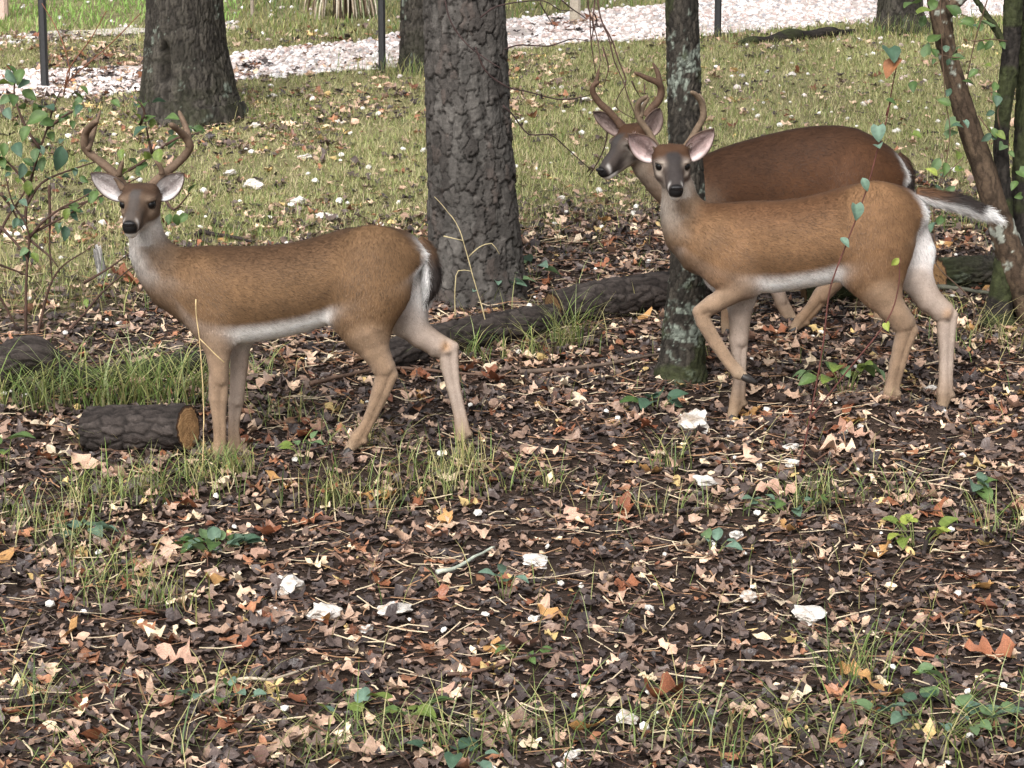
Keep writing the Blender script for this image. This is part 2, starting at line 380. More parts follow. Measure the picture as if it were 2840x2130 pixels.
def litter(tpls, total, y0, y1, smin, smax, tilt, bright, keep=None, lift=.006):
    for tp in tpls:
        x, y = field(total//len(tpls), y0, y1, g)
        if keep is not None: k = g.random(len(x)) < keep(x, y); x, y = x[k], y[k]
        if not len(x): continue
        pw = PW.copy(); pw[4:] *= bright; pw /= pw.sum()
        col = PC[g.choice(len(PC), len(x), p=pw)]*g.uniform(.72, 1.3, (len(x), 1))
        lit.put(tp, x, y, g.uniform(smin, smax, len(x))*g.uniform(.8, 1.1, len(x)), tilt, col, g, lift)
dense = lambda x, y: .10+.9*woodness(x, y)
patch = lambda x, y: dense(x, y)*(.35+1.1*smooth(.38, .6, fbm(x*1.3, y*1.3, 0, 91)))
litter(FRG, 26000, 4.6, 12.6, .025, .06, .30, .35, dense, .002)
litter(ELL, 8000, 4.6, 12.6, .035, .07, .32, .8, dense, .008)
litter(OAKs, 6500, 4.6, 12.8, .05, .10, .30, 1.0, patch, .012)
litter(OAKs, 4500, 11, 18, .06, .11, .3, 1.6, lambda x, y: .15+.85*smooth(.48, .6, fbm(x*.8, y*.8, 0, 93)), .012)
litter(FRG, 15000, 11, 18, .03, .06, .3, 1.3, lambda x, y: .25+.75*smooth(.48, .6, fbm(x*.8, y*.8, 0, 93)), .01)
RED = [gpoly([(1430, 95), (1500, 62), (1660, 55), (1660, 92)]), gpoly([(90, 215), (110, 150), (420, 130), (420, 190), (240, 225)]), gpoly([(620, 140), (640, 95), (1060, 75), (1110, 95), (1080, 115)]), gpoly([(2380, 590), (2300, 530), (2500, 490), (2720, 520), (2700, 600)])]
litter(OAKs, 9000, 10.5, 22, .06, .12, .35, 2.6, lambda x, y: np.maximum.reduce([inpoly(x, y, p)*(.9 if i != 2 else .45) for i, p in enumerate(RED)]), .02)
o = lit.build('leaf_litter', M_leaf, ground); o['kind'] = 'stuff'
# crumbs: tiny broken bits that cover the soil
cr_ = Mix(); n = 70000; x, y = field(n, 4.6, 12.8, g); k = g.random(len(x)) < dense(x, y); x, y = x[k], y[k]; n = len(x)
a = g.uniform(0, 6.283, n); L_ = g.uniform(.006, .022, n); W_ = L_*g.uniform(.2, .7, n); z0 = gz(x, y)+.003+g.random(n)*.008; tz = g.normal(0, .4, n)
dx, dy = np.cos(a), np.sin(a)
V = np.stack([np.stack([x-dx*L_, y-dy*L_, z0-tz*L_*.5], -1), np.stack([x-dy*W_, y+dx*W_, z0+g.normal(0, .3, n)*W_], -1), np.stack([x+dx*L_, y+dy*L_, z0+np.abs(tz)*L_], -1), np.stack([x+dy*W_*.7, y-dx*W_*.7, z0], -1)], 1).reshape(-1, 3)
pw = PW.copy(); pw[4:] *= .8; pw /= pw.sum(); cc = PC[g.choice(len(PC), n, p=pw)]*g.uniform(.6, 1.2, (n, 1))
cr_.add(V, np.arange(n*4).reshape(-1, 4), np.repeat(cc, 4, 0)); o = cr_.build('leaf_crumbs', M_leaf, ground, False); o['kind'] = 'stuff'
# the leaves that show largest: each its own object, sharing a few meshes
LEAFC = [(206, 166, 144), (222, 186, 160), (164, 106, 76), (140, 86, 60), (188, 142, 118), (232, 212, 184), (122, 92, 80), (196, 150, 96)]
LM = {}
def leaf_mesh(i, c, green=False):
    k = (i, c, green)
    if k not in LM:
        V, F = (OAK+ELL)[i]; cc = lin(*c)*(np.random.default_rng(i).uniform(.8, 1.15, (len(V), 1))); cc = np.where((np.abs(V[:, :1]) < .1), cc*.92, cc)
        LM[k] = new_mesh('fallen_leaf', V, F, cc); LM[k].materials.append(M_leaf)
    return LM[k]
import mathutils
def put_leaf(x, y, size, i, c, tilt=.3, yaw=None, lift=.02):
    o = link('fallen_leaf', leaf_mesh(i, c), ground); o.location = (x, y, float(gz(x, y))+lift); o.scale = (size,)*3
    o.rotation_euler = (S_+g.normal(0, tilt), g.normal(0, tilt), g.uniform(0, 6.28) if yaw is None else yaw); return o
HERO = [(500, 1418, .13, 4, 2, 1.5), (465, 1548, .12, 2, 1, .4), (735, 1500, .13, 6, 3, .2), (490, 1850, .15, 1, 0, 1.0), (1835, 1955, .15, 3, 3, 2), (2440, 1935, .14, 5, 7, 1.2),
        (2745, 1835, .15, 7, 2, 1.6), (2160, 1688, .12, 0, 5, 1.5), (1985, 1258, .17, 2, 0, 1.5), (375, 800, .17, 3, 2, .3), (340, 775, .13, 1, 3, 2), (1270, 1045, .14, 6, 3, 1), (1370, 1060, .15, 5, 3, .4),
        (1480, 1030, .12, 2, 1, 1.3), (720, 1555, .11, 8, 0, .5), (905, 1380, .09, 9, 2, 1.6), (240, 1310, .16, 2, 1, .9), (165, 1280, .12, 1, 5, 1.2), (1340, 1495, .11, 0, 1, 1.4), (1240, 1460, .09, 7, 7, .2),
        (2520, 1400, .13, 4, 1, 1.4), (2150, 1380, .15, 8, 0, 1.6), (2280, 1270, .14, 3, 1, 1.5), (2080, 1290, .13, 9, 1, .2), (1790, 1200, .12, 0, 3, .1), (2660, 1020, .13, 2, 1, 1.5), (2120, 1000, .12, 5, 1, 1.4)]
for px, py, s, i, c, yw in HERO:
    p = ghit(px, py); put_leaf(p[0], p[1], s, i, LEAFC[c], .25, yw, .03)
while len([o for o in ground.children if o.name.startswith('fallen_leaf')]) < 296:
    x, y = field(1, 5.0, 11.5, g, .1)
    if not len(x) or g.random() > woodness(x, y)[0]*(.4+smooth(.4, .6, fbm(x*1.3, y*1.3, 0, 91))[0]): continue
    put_leaf(float(x[0]), float(y[0]), g.uniform(.08, .125), int(g.integers(0, 18)), LEAFC[int(g.integers(0, 8))], .28)

# pine needles, twiglets and straw in the litter
ndl = Mix()
nN = 9000; x, y = field(nN, 4.6, 12.5, g); k = g.random(len(x)) < woodness(x, y)*.9+.1; x, y = x[k], y[k]; nN = len(x)
L = g.uniform(.05, .22, nN)*g.uniform(.4, 1, nN); a = g.normal(0, .9, nN); bend = g.normal(0, .12, nN); wd_ = g.uniform(.0008, .0026, nN)
d = np.stack([np.cos(a), np.sin(a)], -1); nrm = np.stack([-d[:, 1], d[:, 0]], -1)
rows = []
for t in (-.5, 0, .5):
    cxy = np.stack([x, y], -1)+d*(L*t)[:, None]+nrm*(bend*L*(t*t*4-1)*.5)[:, None]
    z = gz(cxy[:, 0], cxy[:, 1])+.014+g.random(nN)*.016+np.abs(t)*L*.1*g.random(nN)
    for s_ in (-1, 1): rows.append(np.c_[cxy+nrm*(wd_*s_)[:, None], z+s_*wd_*.4])
V = np.stack(rows, 1).reshape(-1, 3); b0 = (np.arange(nN)*6)[:, None]
F = np.vstack([b0+arr([[0, 1, 3, 2]]).astype(int), b0+arr([[2, 3, 5, 4]]).astype(int)])
cN = np.array([lin(150, 116, 88), lin(96, 70, 56), lin(196, 178, 150), lin(70, 52, 44)])[g.integers(0, 4, nN)]
ndl.add(V, F, np.repeat(cN, 6, 0)); o = ndl.build('needle_litter', M_twig, ground); o['kind'] = 'stuff'

# ------------------------------------------------------------------ grass
class Grass(Mix):
    def blades(s, x, y, h, lean, wid, col, g, z=None):
        n = len(x); a = g.uniform(0, 6.283, n); d = np.stack([np.cos(a), np.sin(a)], -1); pr = np.stack([-d[:, 1], d[:, 0]], -1)
        zb = gz(x, y) if z is None else z; rows, T = [], (0, .35, .7, 1.0)
        for t in T:
            off = lean*h*(t**1.8); zz = zb-.01+h*np.sqrt(np.maximum(t*t-(lean*.75*t**1.8)**2, t*t*.12))
            c = np.stack([x, y], -1)+d*off[:, None]
            if t < 1:
                ww = wid*(1-.55*t)
                for q in (-1, 1): rows.append(np.c_[c+pr*(ww*q)[:, None], zz])
            else: rows.append(np.c_[c, zz])
        V = np.stack(rows, 1).reshape(-1, 3); b = (np.arange(n)*7)[:, None]
        Q = np.vstack([b+np.array([[0, 1, 3, 2]]), b+np.array([[2, 3, 5, 4]])]); Tt = b+np.array([[4, 5, 6]])
        cc = np.repeat(col[:, None], 7, 1)*np.array([.75, .75, .9, .9, 1.05, 1.05, 1.15])[None, :, None]
        s.add(V, [Q, Tt], cc.reshape(-1, 3))
GC = np.array([lin(132, 150, 86), lin(112, 134, 70), lin(164, 168, 104), lin(178, 170, 120), lin(150, 160, 112), lin(96, 118, 70)])
def gcolr(n, g, dry=.25):
    p = np.array([1, 1, 1, .3+dry*3, .8, .6]); p[3] += dry*2; p /= p.sum()
    return GC[g.choice(6, n, p=p)]*g.uniform(.75, 1.2, (n, 1))
gg = np.random.default_rng(23); gr = Grass()
# lawn on the slope behind
n = 120000; x, y = field(n, 10.0, 19.5, gg, 1.4)
den = (1-woodness(x, y))*(.25+.9*smooth(.36, .6, fbm(x*1.1, y*1.0, 0, 95, 3)))
onroad = inpoly(x, y, drive) | inpoly(x, y, path2)
k = (gg.random(len(x)) < den) & ~(onroad & (gg.random(len(x)) < .985)); x, y = x[k], y[k]
gr.blades(x, y, gg.uniform(.02, .085, len(x))*gg.uniform(.5, 1, len(x)), gg.uniform(.3, 1.2, len(x)), gg.uniform(.0018, .0036, len(x)), gcolr(len(x), gg, .4), gg)
n = 34000; x = gg.uniform(-7, 7, n); y = gg.uniform(17.6, 25, n); k = ~(inpoly(x, y, drive) | inpoly(x, y, path2)); x, y = x[k], y[k]
br = np.where(inpoly(x, y, gpoly([(-400, 136), (60, 112), (330, 88), (660, 62), (660, -190), (-400, -190)])), 1., 0)[:, None]*gg.uniform(.5, 1, (len(x), 1))
gr.blades(x, y, gg.uniform(.05, .11, len(x)), gg.uniform(.2, 1, len(x)), gg.uniform(.004, .008, len(x)), gcolr(len(x), gg, .35)*(1-br)+lin(146, 184, 96)*br, gg)
# fine nap of the lawn: short single blades and lying straw
n = 330000; x, y = field(n, 10.0, 18.5, gg, 1.2)
k = (gg.random(len(x)) < (1-woodness(x, y))*(.35+.65*smooth(.3, .55, fbm(x*1.1, y*1.0, 0, 95, 3)))) & ~inpoly(x, y, drive); x, y = x[k], y[k]; n = len(x)
a = gg.uniform(0, 6.283, n); h = gg.uniform(.02, .075, n); le = gg.uniform(.3, 2.2, n); nrm_ = np.sqrt(1+le*le); dx, dy = np.cos(a), np.sin(a); wb = gg.uniform(.0016, .0034, n); z0 = gz(x, y)+.002
V = np.stack([np.stack([x-dy*wb, y+dx*wb, z0], -1), np.stack([x+dy*wb, y-dx*wb, z0], -1), np.stack([x+dx*h*le/nrm_, y+dy*h*le/nrm_, z0+.004+h/nrm_], -1)], 1).reshape(-1, 3)
cn = np.array([lin(196, 190, 144), lin(172, 176, 118), lin(148, 160, 98), lin(204, 188, 154), lin(122, 136, 82)])[gg.choice(5, n, p=[.30, .24, .18, .19, .09])]*gg.uniform(.75, 1.15, (n, 1))
gr.add(V, np.arange(n*3).reshape(-1, 3), np.repeat(cn, 3, 0))
# sparse blades and tufts through the litter
x, y = field(1500, 4.8, 11.5, gg); k = gg.random(len(x)) < smooth(.45, .62, fbm(x*.9, y*.9, 0, 97)); x, y = x[k], y[k]
gr.blades(x, y, gg.uniform(.06, .2, len(x)), gg.uniform(.3, 1.1, len(x)), gg.uniform(.0012, .0022, len(x)), gcolr(len(x), gg, .5), gg)
def tuft(px, py, n, h, rx, ry, lean=(.5, 1.25), dry=.3, wid=(.0013, .0028)):
    h *= 1.1
    p = ghit(px, py); x = p[0]+gg.normal(0, rx, n); y = p[1]+gg.normal(0, ry, n)
    gr.blades(x, y, gg.uniform(.5, 1, n)*h, gg.uniform(*lean, n), gg.uniform(*wid, n), gcolr(n, gg, dry), gg)
for a in [(420, 1120, 170, .36, .16, .05, (.6, 1.3), .1, (.002, .0036)), (330, 1130, 80, .32, .1, .04, (.6, 1.3), .1, (.002, .0036)), (90, 1130, 140, .34, .14, .06, (.6, 1.3), .1, (.002, .0036)), (560, 1090, 60, .22, .05, .04), (720, 1050, 40, .2, .06, .04),
          (650, 1310, 80, .12, .05, .03, (.2, .8), .5), (560, 1330, 50, .14, .05, .03), (340, 1250, 45, .16, .12, .03), (440, 1380, 120, .22, .14, .05, (.5, 1.2), .1), (300, 1400, 70, .2, .1, .04),
          (620, 1290, 50, .12, .06, .03), (900, 1400, 70, .2, .12, .05, (.2, .9), .6), (1060, 1420, 70, .2, .16, .08, (.4, 1.2), .7), (1240, 1370, 80, .2, .10, .06, (.3, 1.1), 1.2), (1290, 1300, 60, .18, .07, .03, (.1, .8), 1.2),
          (1300, 1000, 70, .22, .14, .03, (.7, 1.25), .3), (1580, 960, 80, .3, .05, .02, (.4, 1.2), .3), (1480, 990, 40, .24, .08, .02, (.7, 1.2), .3), (1020, 1240, 40, .2, .08, .03), (800, 1170, 40, .2, .1, .03),
          (60, 1450, 90, .18, .14, .05, (.3, 1.), .5), (150, 1500, 60, .16, .12, .05, (.3, 1.), .5), (420, 1690, 80, .18, .12, .05, (.3, 1.), .2), (300, 1620, 60, .16, .1, .04), (250, 1560, 40, .2, .1, .04),
          (2360, 1890, 50, .26, .05, .05, (.4, 1.25), .2), (1990, 2060, 60, .26, .14, .09, (.7, 1.35), .2), (1560, 2080, 60, .22, .2, .09, (.7, 1.35), .2), (880, 2090, 40, .24, .1, .06, (.7, 1.35)), (300, 2100, 40, .2, .14, .08, (.7, 1.35)),
          (2250, 2090, 60, .2, .2, .09, (.6, 1.35), .2), (2680, 2060, 80, .24, .18, .1, (.5, 1.3), .2), (1850, 1300, 30, .18, .05, .03), (2250, 1400, 60, .2, .08, .04, (.4, 1.1), .2), (2480, 1400, 30, .2, .08, .03),
          (2740, 1480, 40, .2, .08, .04), (1500, 1350, 40, .16, .08, .03), (2660, 640, 80, .24, .14, .06, (.3, 1.), .1), (2200, 620, 60, .16, .2, .08), (1180, 1320, 40, .14, .08, .03),
          (560, 640, 90, .15, .3, .12, (.2, 1.), .2), (680, 670, 80, .16, .14, .08, (.2, .9), .1), (1230, 2080, 60, .22, .12, .05), (1830, 1420, 60, .14, .14, .05, (.3, 1.), .5), (700, 1950, 30, .2, .1, .04), (130, 1960, 40, .2, .1, .05), (60, 760, 120, .3, .25, .2, (.4, 1.2), 1.), (150, 850, 100, .26, .25, .12, (.5, 1.2), 1.), (330, 700, 60, .2, .2, .1, (.4, 1.1), .8), (2560, 880, 60, .2, .2, .05, (.7, 1.25), 1.3), (2760, 960, 90, .26, .2, .06, (.7, 1.25), 1.4)]:
    tuft(*a)
# long fallen-over stems around the tree feet and the logs
for px, py in ((400, 330), (690, 330), (1160, 215), (1060, 205), (1990, 115), (2460, 95), (2560, 100), (1200, 205)):
    tuft(px, py, 90, .2, .22, .06, (.2, .9), .3)
grass = gr.build('grass', M_grass); tag(grass, 'patchy pale green lawn grass and long tufts in the leaves', 'grass', kind='stuff')

# ------------------------------------------------------------------ gravel
def stone_tpl(seed, lv=1):
    import bmesh
    bm = bmesh.new(); bmesh.ops.create_icosphere(bm, subdivisions=lv, radius=.5); V = arr([v.co[:] for v in bm.verts]); F = np.array([[v.index for v in f.verts] for f in bm.faces]); bm.free()
    q = fbm(V[:, 0]*2.2+seed*7, V[:, 1]*2.2, V[:, 2]*2.2, seed, 2); V = V*(.62+.8*q)[:, None]; V[:, 2] *= .62
    return V, F
STN = [stone_tpl(i, 1) for i in range(6)]
gv = Scatter()
for tp in STN:
    x = gg.uniform(-7, 7, 11000); y = gg.uniform(15.0, 23, 11000); k = inpoly(x, y, drive) | inpoly(x, y, path2); k2 = ~k & (gg.random(len(x)) < .02); k = k | k2
    k &= (fbm(x*1.4, y*1.1, 0, 99) < .68); x, y = x[k], y[k]
    c = np.array([lin(236, 230, 228), lin(214, 202, 198), lin(196, 176, 170), lin(174, 170, 172)])[gg.choice(4, len(x), p=[.42, .3, .18, .1])]*gg.uniform(.85, 1.05, (len(x), 1))
    gv.put(tp, x, y, gg.uniform(.022, .055, len(x))*gg.uniform(.7, 1.2, len(x)), .4, c, gg, .004)
    # pale chips scattered over lawn and litter
    x, y = field(70, 5.2, 15, gg); c = lin(232, 228, 220)*gg.uniform(.7, 1.05, (len(x), 1)); gv.put(tp, x, y, gg.uniform(.012, .032, len(x))*(1+.5*(y > 11)), .4, c, gg, .016)
tag(gv.build('gravel', M_stone, None, False), 'pale pinkish white limestone gravel of the drive', 'gravel', kind='stuff')

# ------------------------------------------------------------------ deer: one continuous body grown from a distance field
def smin(a, b, k):
    h = np.clip(.5+.5*(b-a)/k, 0, 1); return b*(1-h)+a*h-k*h*(1-h)
def nets(D, o, h):
    """Surface nets of the zero level of D."""
    nx, ny, nz = D.shape; S = D < 0
    idx = -np.ones((nx-1, ny-1, nz-1), np.int64); sm = np.zeros(idx.shape, np.int8)
    for a in (0, 1):
        for b in (0, 1):
            for c in (0, 1): sm += S[a:nx-1+a, b:ny-1+b, c:nz-1+c]
    act = (sm > 0) & (sm < 8); I = np.argwhere(act); idx[act] = np.arange(len(I))
    acc = np.zeros((len(I), 3)); cnt = np.zeros(len(I))
    cn = [(a, b, c) for a in (0, 1) for b in (0, 1) for c in (0, 1)]
    for p in range(8):
        for q in range(p+1, 8):
            A, B = np.array(cn[p]), np.array(cn[q])
            if abs(A-B).sum() != 1: continue
            va = D[tuple((I+A).T)]; vb = D[tuple((I+B).T)]; m = (va < 0) != (vb < 0)
            t = np.where(m, va/(va-vb+1e-12), 0)[:, None]; acc += np.where(m[:, None], A+(B-A)*t, 0); cnt += m
    V = o+h*(I+acc/cnt[:, None]); F = []
    for ax in range(3):
        e = np.zeros(3, int); e[ax] = 1; u, v = [i for i in range(3) if i != ax]
        sl0 = [slice(1, -1)]*3; sl1 = [slice(1, -1)]*3; sl0[ax] = slice(0, -1); sl1[ax] = slice(1, None)
        m = S[tuple(sl0)] != S[tuple(sl1)]; J = np.argwhere(m); off = np.ones(3, int); off[ax] = 0; J = J+off
        fl = S[tuple(J.T)]
        du = np.zeros(3, int); du[u] = 1; dv = np.zeros(3, int); dv[v] = 1
        q = np.stack([idx[tuple((J-du-dv).T)], idx[tuple((J-dv).T)], idx[tuple(J.T)], idx[tuple((J-du).T)]], -1)
        rev = fl if ax != 1 else ~fl
        q[~rev] = q[~rev][:, ::-1]; F.append(q[(q >= 0).all(1)])
    return V, np.vstack(F)
class Prim:
    def __init__(s, kind, col, k, flow, **p): s.kind, s.col, s.k, s.flow, s.p = kind, arr(col), k, arr(flow), p
    def box(s):
        p = s.p
        if s.kind == 'rc': r = max(p['ra'], p['rb']); return np.minimum(p['a'], p['b'])-r, np.maximum(p['a'], p['b'])+r
        if s.kind == 'el': r = max(p['r']); return p['c']-r, p['c']+r
        return arr((p['x'][0], p['y0']-p['hw'].max(), p['zb'].min())), arr((p['x'][-1], p['y0']+p['hw'].max(), p['zt'].max()))
    def d(s, X, Y, Zz):
        p = s.p
        if s.kind == 'rc':
            a, b, sy = p['a'], p['b'], p['sy']; ym = (a[1]+b[1])/2; f = lambda y: (y-ym)/sy+ym
            ab = arr((b[0]-a[0], f(b[1])-f(a[1]), b[2]-a[2])); px, py, pz = X-a[0], f(Y)-f(a[1]), Zz-a[2]
            t = np.clip((px*ab[0]+py*ab[1]+pz*ab[2])/(ab@ab+1e-12), 0, 1)
            return (np.sqrt((px-ab[0]*t)**2+(py-ab[1]*t)**2+(pz-ab[2]*t)**2)-(p['ra']+(p['rb']-p['ra'])*t))*(1 if sy >= 1 else (.5+.5*sy))
        if s.kind == 'el':
            q = np.stack([X-p['c'][0], Y-p['c'][1], Zz-p['c'][2]], -1)@p['R']/arr(p['r'])
            k0 = np.sqrt((q**2).sum(-1)); return (k0-1)*min(p['r'])
        xs = p['x']; zt = np.interp(X, xs, p['zt']); zb = np.interp(X, xs, p['zb']); hw = np.interp(X, xs, p['hw'])
        zc, hz = (zt+zb)/2, (zt-zb)/2; n = 2.25
        f = ((np.abs(Zz-zc)/hz)**n+(np.abs(Y-p['y0'])/hw)**n)**(1/n)
        out = np.maximum(np.maximum(xs[0]-X, X-xs[-1]), 0)
        return np.where(out > 0, np.sqrt(np.maximum((f-1)*np.minimum(hz, hw), 0)**2+out**2), (f-1)*np.minimum(hz, hw))
def evaluate(prims, h):
    lo = np.min([p.box()[0] for p in prims], 0)-.04; hi = np.max([p.box()[1] for p in prims], 0)+.04
    n = np.ceil((hi-lo)/h).astype(int)+1; D = np.full(n, .5, np.float32); ax = [lo[i]+h*np.arange(n[i]) for i in range(3)]
    for p in prims:
        b0, b1 = p.box(); m = p.k+.02; s = [slice(max(0, int((b0[i]-m-lo[i])/h)), int((b1[i]+m-lo[i])/h)+2) for i in range(3)]
        X, Y, Zz = np.meshgrid(ax[0][s[0]], ax[1][s[1]], ax[2][s[2]], indexing='ij')
        D[tuple(s)] = smin(D[tuple(s)], p.d(X, Y, Zz), p.k)
    return D, lo
def rot_head(yaw, pitch, roll=0):
    """Columns: the head's right (as the camera sees it), forward, up."""
    X, F, U = arr((1, 0, 0)), arr((0, -1, 0)), arr((0, 0, 1)); c, s = math.cos(pitch), math.sin(pitch)
    F, U = F*c-U*s, U*c+F*s; c, s = math.cos(roll), math.sin(roll); X, U = X*c+U*s, U*c-X*s
    Rz = arr([[math.cos(yaw), -math.sin(yaw), 0], [math.sin(yaw), math.cos(yaw), 0], [0, 0, 1]])
    return np.stack([Rz@X, Rz@F, Rz@U], -1)
def sphere(c, r, Rm=None, nu=16, nv=10):
    a, b = np.meshgrid(np.linspace(0, math.pi, nv), np.arange(nu)*2*math.pi/nu, indexing='ij')
    V = np.stack([np.sin(a)*np.cos(b), np.sin(a)*np.sin(b), np.cos(a)], -1).reshape(-1, 3)*arr(r)
    if Rm is not None: V = V@Rm.T
    return V+arr(c), grid_faces(nv, nu, True)
def ear_mesh(base, tip, width, nrm, dark, inner):
    base, tip = arr(base), arr(tip); ax = unit(tip-base); L = np.linalg.norm(tip-base); nrm = unit(nrm-ax*np.dot(nrm, ax)); sd = np.cross(ax, nrm)
    nu, nv = 18, 11; u, v = np.meshgrid(np.linspace(0, 1, nu), np.linspace(-1, 1, nv), indexing='ij')
    wf = .40*(1-u)**2+1.02*np.sin(np.pi*np.clip(u, 0, 1)**.85)**.72*(1-.10*u); wf = np.where(u > .93, wf*(1-u)/.07*.98+.012, wf)
    cup = (.42*(1-u)**1.5+.20)*width*(v*v-.55); curl = .05*L*u*u
    P = base+(u*L)[..., None]*ax+(v*wf*width/2*(1-.25*(1-u)))[..., None]*sd+(cup+curl)[..., None]*nrm
    n0 = nrm+(-v*.5)[..., None]*sd; n0 = unit(n0)
    Q = P-n0*(.006+.012*(1-u)*(1-v*v))[..., None]
    inn = arr(inner)*(.6+.6*fbm(u*7, v*4, 0, 4, 3))[..., None]
    vein_shade = (np.exp(-((v-.15+.2*u)/.16)**2)*smooth(.05, .3, u)*smooth(.95, .6, u))[..., None]; inn = inn*(1-.55*vein_shade)+lin(120, 98, 94)*.55*vein_shade  # central vein, strengthened to paint the shade inside the ear cup
    tuftw = (smooth(.5, .05, u)*smooth(.2, .9, np.abs(v)))[..., None]; inn = inn*(1-tuftw)+np.minimum(arr(inner)*1.5, .8)*tuftw
    rim = np.maximum(smooth(.93, 1.0, np.abs(v)), smooth(.94, 1, u))[..., None]; inn = inn*(1-rim)+lin(74, 58, 50)*rim
    out = np.broadcast_to(arr(dark), P.shape)*(1-.45*smooth(.6, 1, u)[..., None])
    m = nu*nv; Fg = grid_faces(nu, nv); E = []
    bd = [i*nv for i in range(nu)]+[(nu-1)*nv+j for j in range(1, nv)]+[i*nv+nv-1 for i in range(nu-2, -1, -1)]+[j for j in range(nv-2, 0, -1)]
    for i in range(len(bd)): p, q = bd[i], bd[(i+1) % len(bd)]; E.append((p, q, q+m, p+m))
    return np.vstack([P.reshape(-1, 3), Q.reshape(-1, 3)]), [np.vstack([Fg, Fg[:, ::-1]+m, np.array(E)])], np.vstack([inn.reshape(-1, 3), out.reshape(-1, 3)]), (P, n0, ax, inn)
def hairs(V, F, col, flow, n, length, width, g, lift=.28, dens=None):
    """Short flat hairs lying along the coat. length: per-vertex array."""
    T = np.vstack([F[:, [0, 1, 2]], F[:, [0, 2, 3]]]); A, B, C = V[T[:, 0]], V[T[:, 1]], V[T[:, 2]]
    cr = np.cross(B-A, C-A); ar = np.linalg.norm(cr, axis=1); wgt = ar*(dens[T[:, 0]] if dens is not None else 1)
    k = g.choice(len(T), n, p=wgt/wgt.sum()); r1, r2 = np.sqrt(g.random(n)), g.random(n)
    b = np.stack([1-r1, r1*(1-r2), r1*r2], -1)[..., None]; idx = T[k]
    P = (V[idx]*b).sum(1); cc = (col[idx]*b).sum(1); fl = (flow[idx]*b).sum(1); L = (length[idx]*b[..., 0]).sum(1)*g.uniform(.6, 1.2, n)
    N = cr[k]/(ar[k][:, None]+1e-12); fl = unit(fl+g.normal(0, .16, (n, 3))); fl = unit(fl-N*(fl*N).sum(1, keepdims=True))
    sd = np.cross(N, fl)*(width*g.uniform(.6, 1.3, n))[:, None]; lf = np.abs(g.normal(lift, .12, n))[:, None]
    tip = P+(fl*np.cos(lf)+N*np.sin(lf))*L[:, None]; P = P-N*.001
    W = np.stack([P-sd, P+sd, tip], 1).reshape(-1, 3); sh = g.uniform(.62, 1.32, (n, 1))*np.where(g.random((n, 1)) < .12, .55, 1)
    Cc = np.stack([cc*sh*.95, cc*sh*.95, cc*sh*1.05], 1).reshape(-1, 3)
    return W, np.arange(n*3).reshape(-1, 3), Cc

